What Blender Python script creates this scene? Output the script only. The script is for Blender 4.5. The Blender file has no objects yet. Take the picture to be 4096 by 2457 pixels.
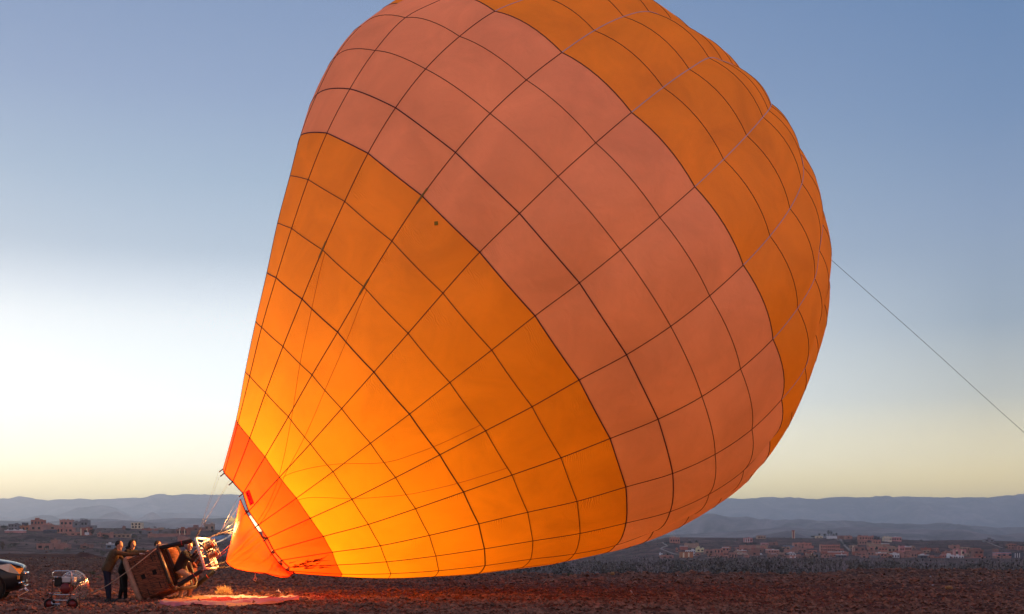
import bpy, bmesh, math, random
import numpy as np
from mathutils import Vector, Matrix, noise
sc = bpy.context.scene
col = sc.collection
R = math.radians
random.seed(7); rng = np.random.default_rng(7)

# ---------------------------------------------------------------- camera
F = 5300.0; HV = 2165.0; EYE = 1.65
cam = bpy.data.cameras.new('camera'); cam.sensor_width = 36; cam.lens = F/4096*36
cam.shift_y = (HV-1228.5)/4096; cam.clip_start = .5; cam.clip_end = 60000
co = bpy.data.objects.new('camera', cam); col.objects.link(co)
co.location = (0, 0, EYE); co.rotation_euler = (R(90), 0, 0); sc.camera = co

# ---------------------------------------------------------------- sky and sun
SUN_EL = 3.0; SUN_AZ = -34          # degrees, azimuth from +Y towards +X
w = bpy.data.worlds.new('World'); sc.world = w; w.use_nodes = True
nt = w.node_tree; nt.nodes.clear()
out = nt.nodes.new('ShaderNodeOutputWorld'); bg = nt.nodes.new('ShaderNodeBackground')
sky = nt.nodes.new('ShaderNodeTexSky'); sky.sky_type = 'NISHITA'; sky.sun_disc = False
sky.sun_elevation = R(SUN_EL); sky.sun_rotation = R(SUN_AZ)
sky.altitude = 900; sky.air_density = 1.0; sky.dust_density = 1.0; sky.ozone_density = 2.5
s2l = lambda q: tuple(((v/255)/12.92 if v/255 <= .04045 else ((v/255+.055)/1.055)**2.4) for v in q)
tcw = nt.nodes.new('ShaderNodeTexCoord'); sx = nt.nodes.new('ShaderNodeSeparateXYZ'); nt.links.new(tcw.outputs['Generated'], sx.inputs[0])
def ramp(stops):            # elevation in degrees -> sky colour at dawn
    r = nt.nodes.new('ShaderNodeValToRGB'); e = r.color_ramp.elements
    for i, (el, c) in enumerate(stops):
        p = .5+.5*math.sin(R(el)); q = e[i] if i < 2 else e.new(p); q.position = p; q.color = (*s2l(c), 1)
    return r
mp_ = nt.nodes.new('ShaderNodeMapRange'); mp_.inputs[1].default_value = -1; mp_.inputs[2].default_value = 1; nt.links.new(sx.outputs[2], mp_.inputs[0])
LOW = [(-90, (40, 30, 28)), (-6, (90, 80, 85))]
RA = ramp(LOW+[(-.5, (372, 332, 176)), (1.6, (366, 334, 208)), (3.2, (336, 324, 280)), (6, (290, 296, 294)), (9.2, (256, 262, 266)), (10.6, (224, 233, 243)), (12.0, (188, 202, 218)), (15, (164, 183, 205)), (18.5, (144, 162, 194)), (22.5, (128, 148, 184)), (38, (120, 140, 176)), (90, (120, 134, 168))])
RB = ramp(LOW+[(-.5, (352, 304, 168)), (1.8, (350, 308, 182)), (3.5, (292, 270, 208)), (6, (214, 213, 202)), (9, (164, 176, 190)), (13, (143, 160, 188)), (17, (119, 143, 180)), (22.5, (98, 128, 172)), (38, (104, 128, 170)), (90, (114, 130, 166))])
RC = ramp(LOW+[(-.5, (250, 196, 178)), (3, (268, 206, 190)), (8, (260, 210, 200)), (14, (224, 198, 206)), (22, (178, 176, 200)), (40, (122, 138, 178)), (90, (116, 132, 167))])     # pink anti-twilight behind the camera
for r_ in (RA, RB, RC): nt.links.new(mp_.outputs[0], r_.inputs[0])
dt = nt.nodes.new('ShaderNodeVectorMath'); dt.operation = 'DOT_PRODUCT'; dt.inputs[1].default_value = (math.sin(R(-17)), math.cos(R(-17)), 0)
nrm_ = nt.nodes.new('ShaderNodeVectorMath'); nrm_.operation = 'NORMALIZE'; cx_ = nt.nodes.new('ShaderNodeCombineXYZ')
nt.links.new(sx.outputs[0], cx_.inputs[0]); nt.links.new(sx.outputs[1], cx_.inputs[1]); nt.links.new(cx_.outputs[0], nrm_.inputs[0]); nt.links.new(nrm_.outputs[0], dt.inputs[0])
mf = nt.nodes.new('ShaderNodeMapRange'); mf.inputs[1].default_value = .80; mf.inputs[2].default_value = .985; nt.links.new(dt.outputs['Value'], mf.inputs[0])
mg = nt.nodes.new('ShaderNodeMapRange'); mg.inputs[1].default_value = .45; mg.inputs[2].default_value = -.5; nt.links.new(dt.outputs['Value'], mg.inputs[0])
mxc = nt.nodes.new('ShaderNodeMix'); mxc.data_type = 'RGBA'; nt.links.new(mg.outputs[0], mxc.inputs[0]); nt.links.new(RB.outputs[0], mxc.inputs[6]); nt.links.new(RC.outputs[0], mxc.inputs[7])
mxa = nt.nodes.new('ShaderNodeMix'); mxa.data_type = 'RGBA'; nt.links.new(mf.outputs[0], mxa.inputs[0]); nt.links.new(mxc.outputs[2], mxa.inputs[6]); nt.links.new(RA.outputs[0], mxa.inputs[7])
sc_ = nt.nodes.new('ShaderNodeVectorMath'); sc_.operation = 'SCALE'; sc_.inputs['Scale'].default_value = .045; nt.links.new(sky.outputs[0], sc_.inputs[0])
mxb = nt.nodes.new('ShaderNodeMix'); mxb.data_type = 'RGBA'; mxb.blend_type = 'ADD'; mxb.inputs[0].default_value = 1
g9 = nt.nodes.new('ShaderNodeVectorMath'); g9.operation = 'SCALE'; g9.inputs['Scale'].default_value = .91; nt.links.new(mxa.outputs[2], g9.inputs[0])
nt.links.new(g9.outputs[0], mxb.inputs[6]); nt.links.new(sc_.outputs[0], mxb.inputs[7])
nt.links.new(mxb.outputs[2], bg.inputs[0]); bg.inputs[1].default_value = 1.0
nt.links.new(bg.outputs[0], out.inputs[0])
sl = bpy.data.lights.new('sun', 'SUN'); sl.energy = .8; sl.angle = R(12); sl.color = (1, .8, .62)
so = bpy.data.objects.new('sun', sl); col.objects.link(so)
d = Vector((math.sin(R(SUN_AZ))*math.cos(R(SUN_EL)), math.cos(R(SUN_AZ))*math.cos(R(SUN_EL)), math.sin(R(SUN_EL))))
so.rotation_euler = d.to_track_quat('Z', 'Y').to_euler()
sc.view_settings.view_transform = 'Standard'; sc.view_settings.look = 'None'
sc.view_settings.gamma = 1; sc.view_settings.exposure = 0; sc.view_settings.use_curve_mapping = False
try:
    c = sc.cycles; c.max_bounces = 10; c.diffuse_bounces = 6; c.glossy_bounces = 3; c.transmission_bounces = 8
    c.transparent_max_bounces = 12; c.volume_bounces = 3; c.use_denoising = True
    c.caustics_reflective = False; c.caustics_refractive = False; c.sample_clamp_indirect = 6
except Exception: pass

# ---------------------------------------------------------------- helpers
def at(u, v, Y): return Vector(((u-2048)/F*Y, Y, EYE+(HV-v)/F*Y))
def tag(o, label=None, cat=None, group=None, kind=None):
    if label: o['label'] = label
    if cat: o['category'] = cat
    if group: o['group'] = group
    if kind: o['kind'] = kind
    return o
def thing(name, loc, label, cat, group=None):
    o = bpy.data.objects.new(name, None); col.objects.link(o); o.location = loc
    o.empty_display_size = .3
    return tag(o, label, cat, group)
def link(name, me, parent=None, loc=None):
    o = bpy.data.objects.new(name, me); col.objects.link(o)
    if loc is not None: o.location = loc
    if parent is not None: o.parent = parent
    return o
def wloc(o):
    p = Vector((0, 0, 0))
    while o is not None: p += o.location; o = o.parent
    return p
def npmesh(name, V, Fc, mat, smooth=True, uv=None):
    V = np.asarray(V, np.float32); Fc = np.asarray(Fc, np.int32)
    me = bpy.data.meshes.new(name); n, k = Fc.shape
    me.vertices.add(len(V)); me.vertices.foreach_set('co', V.ravel())
    me.loops.add(n*k); me.loops.foreach_set('vertex_index', Fc.ravel())
    me.polygons.add(n); me.polygons.foreach_set('loop_start', np.arange(0, n*k, k, dtype=np.int32))
    me.update(calc_edges=True); me.validate()
    me.polygons.foreach_set('use_smooth', np.full(len(me.polygons), smooth))
    me.materials.append(mat)
    if uv is not None: me.uv_layers.new(name='UVMap').data.foreach_set('uv', np.asarray(uv, np.float32)[Fc.ravel()].ravel())
    return me
class MB:
    def __init__(s): s.v = []; s.f = []; s.m = []; s.cm = 0
    def add(s, vs, fs):
        b = len(s.v); s.v += [tuple(p) for p in vs]
        s.f += [tuple(i+b for i in f) for f in fs]; s.m += [s.cm]*len(fs)
    def box(s, c, sz, M=None):
        M = M or Matrix.Identity(3); c = Vector(c); hx, hy, hz = [q/2 for q in sz]
        vs = [c+M@Vector((x, y, z)) for x in (-hx, hx) for y in (-hy, hy) for z in (-hz, hz)]
        s.add(vs, [(0, 1, 3, 2), (4, 6, 7, 5), (0, 4, 5, 1), (2, 3, 7, 6), (0, 2, 6, 4), (1, 5, 7, 3)])
    def tube(s, pts, r, n=8, cap=True):
        pts = [Vector(p) for p in pts]; rs = r if hasattr(r, '__len__') else [r]*len(pts)
        vs = []; prev = None
        for i, p in enumerate(pts):
            t = (pts[min(i+1, len(pts)-1)]-pts[max(i-1, 0)]).normalized()
            if prev is None: a = t.orthogonal().normalized()
            else: a = (prev-t*prev.dot(t)).normalized()
            prev = a; b = t.cross(a)
            vs += [p+(a*math.cos(2*math.pi*k/n)+b*math.sin(2*math.pi*k/n))*rs[i] for k in range(n)]
        fs = [(i*n+k, i*n+(k+1) % n, (i+1)*n+(k+1) % n, (i+1)*n+k) for i in range(len(pts)-1) for k in range(n)]
        if cap: fs += [tuple(range(n))[::-1], tuple(range((len(pts)-1)*n, len(pts)*n))]
        s.add(vs, fs)
    def ribbon(s, pts, wd, nrm, lift=.012):
        vs = []
        for i, p in enumerate(pts):
            t = (pts[min(i+1, len(pts)-1)]-pts[max(i-1, 0)]).normalized(); nn = nrm[i]
            b = t.cross(nn).normalized()*wd/2
            vs += [p+b+nn*lift, p-b+nn*lift, p-b-nn*lift, p+b-nn*lift]
        fs = []
        for i in range(len(pts)-1):
            for k in range(4): fs.append((i*4+k, i*4+(k+1) % 4, i*4+4+(k+1) % 4, i*4+4+k))
        s.add(vs, fs)
    def ball(s, c, rad, M=None, nu=12, nv=8):
        c = Vector(c); rad = rad if hasattr(rad, '__len__') else (rad,)*3; M = M or Matrix.Identity(3)
        vs = [c+M@Vector((0, 0, rad[2]))]
        for j in range(1, nv):
            a = math.pi*j/nv
            for i in range(nu):
                b = 2*math.pi*i/nu
                vs.append(c+M@Vector((rad[0]*math.sin(a)*math.cos(b), rad[1]*math.sin(a)*math.sin(b), rad[2]*math.cos(a))))
        vs.append(c+M@Vector((0, 0, -rad[2]))); L = len(vs)-1
        fs = [(0, 1+i, 1+(i+1) % nu) for i in range(nu)]
        for j in range(nv-2):
            for i in range(nu):
                a = 1+j*nu+i; b = 1+j*nu+(i+1) % nu; fs.append((a, a+nu, b+nu, b))
        b0 = 1+(nv-2)*nu
        fs += [(L, b0+(i+1) % nu, b0+i) for i in range(nu)]
        s.add(vs, fs)
    def lathe(s, c, ax, prof, n=20):      # prof: list of (distance along ax, radius)
        c = Vector(c); ax = Vector(ax).normalized(); a = ax.orthogonal().normalized(); b = ax.cross(a)
        vs = [c+ax*z+(a*math.cos(2*math.pi*k/n)+b*math.sin(2*math.pi*k/n))*r for z, r in prof for k in range(n)]
        fs = [(i*n+k, i*n+(k+1) % n, (i+1)*n+(k+1) % n, (i+1)*n+k) for i in range(len(prof)-1) for k in range(n)]
        s.add(vs, fs)
    def build(s, name, mats, parent=None, smooth=False, bevel=0):
        mats = mats if isinstance(mats, (list, tuple)) else [mats]
        o0 = wloc(parent) if parent is not None else Vector((0, 0, 0))
        me = bpy.data.meshes.new(name); me.from_pydata([(p[0]-o0[0], p[1]-o0[1], p[2]-o0[2]) for p in s.v], [], s.f)
        for m in mats: me.materials.append(m)
        if len(mats) > 1: me.polygons.foreach_set('material_index', s.m)
        if smooth: me.polygons.foreach_set('use_smooth', [True]*len(me.polygons))
        me.update(); o = link(name, me, parent)
        if bevel:
            b = o.modifiers.new('bevel', 'BEVEL'); b.width = bevel; b.segments = 2; b.limit_method = 'ANGLE'
        return o
def recenter(o):          # move a top-level mesh's origin to the bottom of its bounds
    me = o.data; n = len(me.vertices); a = np.empty(n*3, np.float32); me.vertices.foreach_get('co', a); a = a.reshape(-1, 3)
    c = np.array([a[:, 0].mean(), a[:, 1].mean(), a[:, 2].min()], np.float32); a -= c
    me.vertices.foreach_set('co', a.ravel()); me.update(); o.location = [float(q) for q in c]; return o
def vnoise(x, y, seed=0):
    xi = np.floor(x).astype(np.int64); yi = np.floor(y).astype(np.int64); fx = x-xi; fy = y-yi
    fx = fx*fx*(3-2*fx); fy = fy*fy*(3-2*fy)
    def h(a, b):
        n = (a*374761393+b*668265263+seed*1442695041) & 0x7fffffff
        n = ((n ^ (n >> 13))*1274126177) & 0x7fffffff
        return ((n ^ (n >> 16)) & 0xffff)/65535.0*2-1
    return (h(xi, yi)*(1-fx)+h(xi+1, yi)*fx)*(1-fy)+(h(xi, yi+1)*(1-fx)+h(xi+1, yi+1)*fx)*fy
def fbm(x, y, o=4, seed=0):
    r = 0; a = 1.0
    for i in range(o): r = r+a*vnoise(x, y, seed+i); x = x*2.03+11.3; y = y*2.03+4.7; a *= .5
    return r
def sm(e0, e1, x):
    t = np.clip((x-e0)/(e1-e0), 0, 1); return t*t*(3-2*t)

# ---------------------------------------------------------------- materials
def mat(name, c, rough=.8, metal=0, spec=.3, nscale=0, namt=.25, bump=0, bscale=20, c2=None, coat=0, sheen=0, emit=None, es=0, coord='Object'):
    m = bpy.data.materials.new(name); m.use_nodes = True; t = m.node_tree; b = t.nodes['Principled BSDF']
    b.inputs['Base Color'].default_value = (*c, 1); b.inputs['Roughness'].default_value = rough
    b.inputs['Metallic'].default_value = metal; b.inputs['Specular IOR Level'].default_value = spec
    b.inputs['Coat Weight'].default_value = coat; b.inputs['Coat Roughness'].default_value = .05
    b.inputs['Sheen Weight'].default_value = sheen
    if emit: b.inputs['Emission Color'].default_value = (*emit, 1); b.inputs['Emission Strength'].default_value = es
    tc = t.nodes.new('ShaderNodeTexCoord')
    if nscale:
        n = t.nodes.new('ShaderNodeTexNoise'); n.inputs['Scale'].default_value = nscale; n.inputs['Detail'].default_value = 7
        n.inputs['Roughness'].default_value = .65
        t.links.new(tc.outputs[coord], n.inputs['Vector'])
        r = t.nodes.new('ShaderNodeValToRGB'); r.color_ramp.elements[0].position = .3; r.color_ramp.elements[1].position = .72
        d = c2 or tuple(q*(1-namt) for q in c); l = c if c2 else tuple(min(1, q*(1+namt)) for q in c)
        r.color_ramp.elements[0].color = (*d, 1); r.color_ramp.elements[1].color = (*l, 1)
        t.links.new(n.outputs[0], r.inputs[0]); t.links.new(r.outputs[0], b.inputs['Base Color'])
    if bump:
        n2 = t.nodes.new('ShaderNodeTexNoise'); n2.inputs['Scale'].default_value = bscale; n2.inputs['Detail'].default_value = 5
        t.links.new(tc.outputs[coord], n2.inputs['Vector'])
        bp = t.nodes.new('ShaderNodeBump'); bp.inputs['Strength'].default_value = bump; bp.inputs['Distance'].default_value = 1/bscale
        t.links.new(n2.outputs[0], bp.inputs['Height']); t.links.new(bp.outputs[0], b.inputs['Normal'])
    return m
M = {}
NODES='''-798 3662 365 -787 3626 351 -758 3598 326 -726 3579 294 -709 3570 246 -684 3573 209 -662 3587 174 -650 3613 140 -634 3648 113 -620 3687 93 -628 3729 82 -635 3771 75 -649 3813 76 -670 3852 85 -698 3885 104 -712 3906 132 -729 3911 164 -737 3901 200 -743 3878 233 -749 3846 266 -757 3809 297 -769 3775 325 -783 3747 352 -798 3721 371;-758 3648 502 -743 3591 484 -702 3548 441 -656 3520 389 -615 3506 334 -571 3510 279 -538 3532 226 -509 3573 178 -492 3626 135 -487 3686 99 -481 3751 72 -494 3818 63 -517 3886 64 -552 3950 80 -598 4000 112 -649 4028 159 -699 4033 213 -741 4016 268 -770 3978 317 -784 3929 356 -788 3878 384 -783 3828 402 -774 3780 417 -755 3733 426;-731 3634 630 -704 3558 608 -651 3500 557 -584 3462 490 -524 3444 418 -466 3449 346 -420 3479 275 -383 3533 210 -358 3604 153 -349 3685 108 -345 3772 73 -361 3862 57 -393 3954 58 -441 4040 78 -503 4107 122 -572 4145 185 -638 4151 259 -695 4128 332 -736 4081 399 -758 4016 451 -769 3950 493 -769 3882 524 -760 3813 548 -734 3743 560;-701 3626 766 -667 3532 735 -598 3461 673 -515 3414 593 -436 3391 504 -363 3398 416 -302 3435 330 -255 3501 251 -224 3588 181 -212 3688 124 -210 3795 81 -230 3907 61 -269 4021 61 -329 4126 86 -406 4209 140 -491 4255 219 -573 4261 309 -644 4235 400 -698 4182 483 -730 4107 552 -747 4024 606 -752 3938 650 -743 3848 683 -713 3755 699;-669 3618 898 -624 3507 862 -542 3423 790 -443 3367 696 -348 3340 591 -259 3348 486 -185 3392 386 -127 3470 294 -90 3574 212 -77 3692 144 -78 3819 95 -101 3951 69 -147 4086 68 -218 4211 97 -309 4309 161 -410 4364 253 -508 4372 360 -591 4341 468 -657 4281 567 -700 4196 651 -725 4098 720 -735 3995 777 -728 3883 821 -694 3766 841;-639 3612 1032 -579 3483 987 -484 3386 909 -371 3322 802 -258 3291 681 -155 3300 560 -67 3350 444 0 3441 337 42 3561 243 58 3697 166 54 3843 113 23 3995 85 -29 4148 82 -109 4291 115 -213 4404 186 -328 4469 291 -441 4481 413 -538 4446 537 -614 4377 651 -665 4279 749 -695 4168 830 -712 4049 899 -706 3918 951 -669 3780 976;-604 3606 1159 -532 3461 1109 -423 3351 1024 -297 3278 907 -169 3244 772 -50 3253 634 50 3311 501 126 3413 380 174 3548 272 190 3703 187 182 3868 128 145 4038 102 87 4210 98 -1 4371 133 -117 4499 212 -247 4574 329 -374 4589 466 -484 4550 605 -570 4472 735 -628 4361 845 -663 4236 937 -682 4101 1014 -678 3953 1072 -637 3796 1098;-575 3606 1269 -481 3446 1226 -361 3325 1138 -220 3244 1010 -78 3206 864 56 3217 712 166 3280 564 251 3393 428 304 3542 310 319 3713 216 304 3895 153 263 4081 129 201 4269 124 105 4444 163 -21 4585 248 -163 4671 374 -303 4689 524 -424 4647 678 -521 4564 821 -588 4445 945 -630 4307 1049 -654 4156 1137 -651 3989 1201 -609 3813 1226;-531 3609 1382 -420 3435 1337 -290 3303 1245 -137 3216 1108 18 3175 950 162 3186 786 281 3255 623 372 3377 476 429 3540 346 444 3725 248 419 3924 195 383 4125 156 316 4328 151 212 4518 193 75 4670 286 -78 4765 421 -230 4785 584 -362 4741 751 -468 4651 906 -545 4527 1044 -597 4378 1161 -628 4214 1263 -628 4027 1336 -584 3828 1362;-480 3622 1491 -355 3439 1438 -215 3301 1341 -53 3208 1200 110 3165 1036 260 3177 863 389 3250 692 484 3379 534 544 3550 398 557 3745 298 530 3955 244 493 4165 202 422 4379 196 312 4579 239 169 4742 335 7 4842 478 -153 4862 650 -292 4815 826 -405 4722 990 -490 4595 1137 -546 4438 1263 -580 4262 1371 -581 4063 1449 -537 3852 1475;-413 3648 1584 -278 3461 1532 -131 3319 1429 35 3225 1287 201 3181 1121 356 3193 945 487 3267 770 586 3399 607 647 3574 467 660 3774 367 635 3988 307 597 4205 263 524 4425 257 411 4632 300 263 4800 399 96 4900 548 -68 4918 725 -211 4868 905 -327 4775 1074 -418 4649 1227 -481 4492 1361 -521 4310 1477 -523 4101 1559 -479 3879 1586;-310 3694 1664 -181 3512 1604 -43 3354 1506 123 3260 1367 290 3215 1205 445 3227 1028 576 3302 853 676 3434 689 734 3609 551 742 3815 457 733 4024 382 695 4243 336 622 4468 328 507 4679 372 356 4846 475 186 4941 628 21 4956 807 -121 4907 987 -238 4814 1156 -332 4690 1312 -402 4537 1452 -446 4353 1573 -449 4139 1659 -404 3911 1690;-212 3738 1746 -87 3558 1680 56 3419 1572 206 3315 1442 373 3271 1285 524 3283 1111 653 3356 938 751 3485 778 808 3656 643 814 3859 554 805 4062 481 768 4275 437 696 4492 430 586 4698 471 440 4863 569 274 4957 718 113 4973 893 -26 4924 1070 -140 4834 1235 -234 4715 1388 -305 4567 1527 -348 4385 1647 -350 4174 1732 -305 3950 1766;-113 3785 1806 7 3611 1740 144 3476 1636 285 3386 1505 447 3344 1356 594 3355 1192 718 3425 1025 810 3548 869 851 3724 752 870 3906 657 860 4099 590 824 4301 550 756 4506 543 653 4703 580 515 4863 671 357 4954 812 203 4969 979 70 4922 1148 -39 4836 1305 -129 4724 1452 -200 4584 1588 -244 4411 1706 -247 4207 1790 -202 3991 1824;-20 3833 1843 95 3669 1777 224 3546 1675 358 3462 1548 509 3423 1413 650 3434 1264 765 3499 1110 841 3629 962 890 3780 844 907 3951 756 898 4132 693 864 4321 654 802 4516 645 706 4703 678 575 4851 766 426 4935 900 282 4948 1057 157 4905 1215 55 4824 1363 -30 4719 1500 -97 4588 1629 -140 4426 1741 -145 4234 1823 -104 4029 1859;94 3900 1839 199 3759 1775 315 3654 1682 435 3586 1571 564 3550 1451 687 3552 1320 792 3605 1183 869 3708 1051 914 3845 942 929 4001 862 920 4166 805 889 4337 770 835 4515 760 748 4687 789 628 4821 870 492 4896 992 361 4909 1135 247 4869 1279 153 4795 1414 76 4699 1539 15 4580 1656 -24 4432 1759 -28 4258 1833 13 4072 1862;212 3974 1809 302 3856 1754 400 3767 1677 503 3704 1586 611 3668 1484 716 3666 1369 808 3710 1249 877 3797 1136 917 3916 1042 931 4052 970 926 4196 918 902 4348 883 855 4508 872 775 4657 901 668 4774 975 548 4840 1083 433 4851 1209 332 4816 1336 250 4751 1455 182 4667 1566 128 4562 1669 94 4431 1759 94 4277 1821 138 4117 1836;311 4037 1782 389 3941 1732 471 3865 1669 558 3809 1595 648 3774 1509 737 3772 1411 815 3810 1309 872 3886 1214 905 3987 1136 918 4101 1075 916 4223 1028 898 4353 995 856 4489 988 787 4614 1016 696 4713 1078 594 4769 1170 496 4778 1277 411 4749 1384 341 4694 1485 284 4622 1579 238 4533 1666 209 4422 1743 208 4292 1797 244 4156 1810;390 4086 1762 456 4003 1721 527 3940 1666 601 3894 1601 676 3868 1527 750 3869 1445 814 3902 1360 861 3965 1281 889 4049 1216 900 4144 1166 896 4246 1129 877 4352 1107 840 4460 1105 784 4561 1127 711 4640 1178 630 4685 1251 551 4692 1337 483 4668 1423 427 4624 1504 381 4566 1579 344 4495 1650 321 4407 1711 318 4302 1756 341 4190 1775;476 4146 1708 523 4079 1681 577 4028 1641 634 3993 1591 692 3975 1533 748 3978 1470 796 4005 1405 830 4054 1347 850 4118 1299 857 4190 1262 853 4266 1235 839 4345 1220 812 4424 1218 770 4499 1235 716 4557 1272 656 4591 1327 598 4596 1390 547 4579 1454 506 4546 1514 472 4503 1569 444 4450 1621 427 4385 1667 425 4307 1700 442 4224 1715;559 4206 1638 589 4164 1622 624 4132 1596 660 4110 1563 696 4100 1527 731 4103 1487 761 4120 1446 783 4150 1409 797 4189 1378 802 4234 1355 799 4282 1338 790 4333 1328 773 4384 1327 747 4431 1337 712 4468 1361 674 4489 1396 637 4493 1436 605 4482 1477 578 4461 1515 556 4434 1550 539 4400 1583 528 4358 1612 527 4309 1634 537 4256 1643;636 4264 1561 649 4247 1554 663 4233 1543 678 4224 1529 694 4220 1514 708 4221 1497 721 4228 1480 730 4241 1465 736 4257 1452 738 4276 1442 737 4296 1435 733 4317 1431 726 4339 1430 715 4358 1435 700 4374 1445 684 4383 1459 669 4384 1476 655 4380 1493 644 4371 1509 635 4360 1524 628 4345 1538 623 4328 1550 623 4307 1559 627 4285 1562'''
# ---------------------------------------------------------------- setting materials
M['soil'] = mat('soil', (.19, .066, .038), .95, spec=.15, nscale=.35, c2=(.075, .031, .022), bump=.9, bscale=9)
t = M['soil'].node_tree        # finer speckle of gravel over the broad patches
b = t.nodes['Principled BSDF']; src = b.inputs['Base Color'].links[0].from_socket
tc = t.nodes.new('ShaderNodeTexCoord'); v = t.nodes.new('ShaderNodeTexVoronoi'); v.inputs['Scale'].default_value = 7
t.links.new(tc.outputs['Object'], v.inputs['Vector'])
r = t.nodes.new('ShaderNodeValToRGB'); r.color_ramp.elements[0].color = (.35, .33, .33, 1); r.color_ramp.elements[1].color = (1.7, 1.6, 1.55, 1)
t.links.new(v.outputs['Color'], r.inputs[0])
mx = t.nodes.new('ShaderNodeMix'); mx.data_type = 'RGBA'; mx.blend_type = 'MULTIPLY'; mx.inputs[0].default_value = .8
t.links.new(src, mx.inputs[6]); t.links.new(r.outputs[0], mx.inputs[7]); t.links.new(mx.outputs[2], b.inputs['Base Color'])
M['land'] = M['soil']
M['hillside'] = mat('hillside', (.27, .14, .11), .95, spec=.1, nscale=.02, c2=(.085, .05, .042), bump=.8, bscale=.25)
def breakup(m, scale, lo, hi):
    t = m.node_tree; b = t.nodes['Principled BSDF']; src = b.inputs['Base Color'].links[0].from_socket; tc = t.nodes.new('ShaderNodeTexCoord')
    n = t.nodes.new('ShaderNodeTexNoise'); n.inputs['Scale'].default_value = scale; n.inputs['Detail'].default_value = 8; n.inputs['Roughness'].default_value = .75; n.inputs['Distortion'].default_value = .8
    t.links.new(tc.outputs['Object'], n.inputs['Vector']); r = t.nodes.new('ShaderNodeValToRGB'); r.color_ramp.elements[0].position = .38; r.color_ramp.elements[1].position = .64
    r.color_ramp.elements[0].color = (lo,)*3+(1,); r.color_ramp.elements[1].color = (hi,)*3+(1,); t.links.new(n.outputs[0], r.inputs[0])
    mx = t.nodes.new('ShaderNodeMix'); mx.data_type = 'RGBA'; mx.blend_type = 'MULTIPLY'; mx.inputs[0].default_value = 1; t.links.new(src, mx.inputs[6]); t.links.new(r.outputs[0], mx.inputs[7]); t.links.new(mx.outputs[2], b.inputs['Base Color'])
breakup(M['hillside'], .09, .35, 1.5)
M['range'] = mat('range', (.42, .31, .27), 1, spec=.05, nscale=.002, c2=(.16, .13, .12))
M['stone'] = mat('stone', (.4, .185, .11), .85, spec=.3, nscale=4, c2=(.035, .018, .014))

breakup(M['range'], .0035, .5, 1.5); breakup(M['soil'], .9, .6, 1.35)  # range mottling also paints in lit and shaded slopes for relief
# ---------------------------------------------------------------- terrain
UU = [-3000, 300, 700, 1100, 1500, 1800, 2300, 3000, 3260, 3360, 3500, 4096, 7000]
VE = [2230, 2230, 2236, 2262, 2296, 2301, 2301, 2298, 2294, 2285, 2275, 2284, 2284]
UR = [-3000, 0, 250, 380, 640, 800, 1200, 1700, 2300, 2450, 2560, 2664, 3100, 3250, 3400, 3460, 3615, 3700, 3900, 4096, 7000]
VR = [2108, 2104, 2110, 2113, 2118, 2117, 2140, 2230, 2235, 2213, 2176, 2150, 2151, 2153, 2147, 2148, 2159, 2163, 2161, 2168, 2172]
def uY(x, y):
    th = np.arctan2(x, y); r = np.hypot(x, y); tt = np.clip(th, -1.05, 1.05)
    u = np.clip(2048+F*np.tan(tt), -3000, 7000); Y = np.where(np.abs(th) < 1.05, r*np.cos(tt), r*.5)
    return u, Y, r
def terr(x, y):
    x = np.asarray(x, float); y = np.asarray(y, float)
    u, Y, r = uY(x, y)
    Ye = EYE*F/(np.interp(u, UU, VE)-HV); Ye = np.where(np.abs(np.arctan2(x, y)) < 1.05, Ye, 130)
    wr = sm(900, 1900, u)
    vr = np.interp(u, UR, VR); Yr = 950+400*wr; zr = EYE+(HV-vr)/F*Yr
    zl = np.interp(Y, [0, 30, 60, 120, 300, 350], [0, -.7, -2.0, -4.5, -5, -4.6]) if False else 0
    dd = np.maximum(Y-Ye, 0)
    vL = np.interp(dd, [0, 6, 25, 60, 120, 300], [0, -.5, -1.6, -3.4, -4.8, -5])
    vR = np.interp(dd, [0, 5, 25, 60, 160, 400], [0, -.8, -4.5, -7, -8.5, -9.5])
    z = vL*(1-wr)+vR*wr
    base = z
    t1 = np.clip((Y-430)/(Yr-430), 0, 1); rl = np.interp(t1, [0, .25, .5, .8, .92, 1], [0, .2, .52, .86, .97, 1])
    t2 = np.clip((Y-840)/(Yr-840), 0, 1); rr = np.interp(t2, [0, .2, .5, .8, 1], [0, .1, .42, .8, 1])
    rise = rl*(1-wr)+rr*wr
    z = z*(1-rise)+zr*rise
    back = np.clip((Y-Yr-60)/1500, 0, 1); z = z*(1-back)+np.minimum(z, 0)*back-1.5*back*(1-rise*0)
    slope = np.sin(np.pi*np.clip(rise, 0, 1)); far = sm(120, 400, Y)
    z = z+far*slope*(fbm(x/60, y/90, 4, 3)*1.9+np.abs(fbm(x/22, y/45, 3, 9))*1.0)
    z = z+far*.25*fbm(x/30, y/30, 3, 5)
    # tilled clods near by
    near = 1-sm(60, 200, Y)
    z = z+near*(.055*fbm(x/1.1, y/1.1, 3, 21)+.03*fbm(x/.33, y/.33, 2, 31))+.05*fbm(x/9, y/9, 2, 41)*(1-far)
    bank = np.exp(-((dd-1.5)/3.0)**2)*(u < 1300)*np.clip(dd, 0, 1)
    return z+bank*(.35+.4*fbm(x/12, y/5, 2, 51))
def terr1(x, y): return float(terr(np.array([x]), np.array([y]))[0])
th = np.concatenate([np.radians(np.linspace(-180, -34, 60))[:-1], np.radians(np.linspace(-34, -23.2, 20))[:-1],
     np.arctan(np.linspace(-math.tan(R(23.2)), math.tan(R(23.2)), 560))[:-1], np.radians(np.linspace(23.2, 34, 20))[:-1], np.radians(np.linspace(34, 180, 60))])
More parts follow.
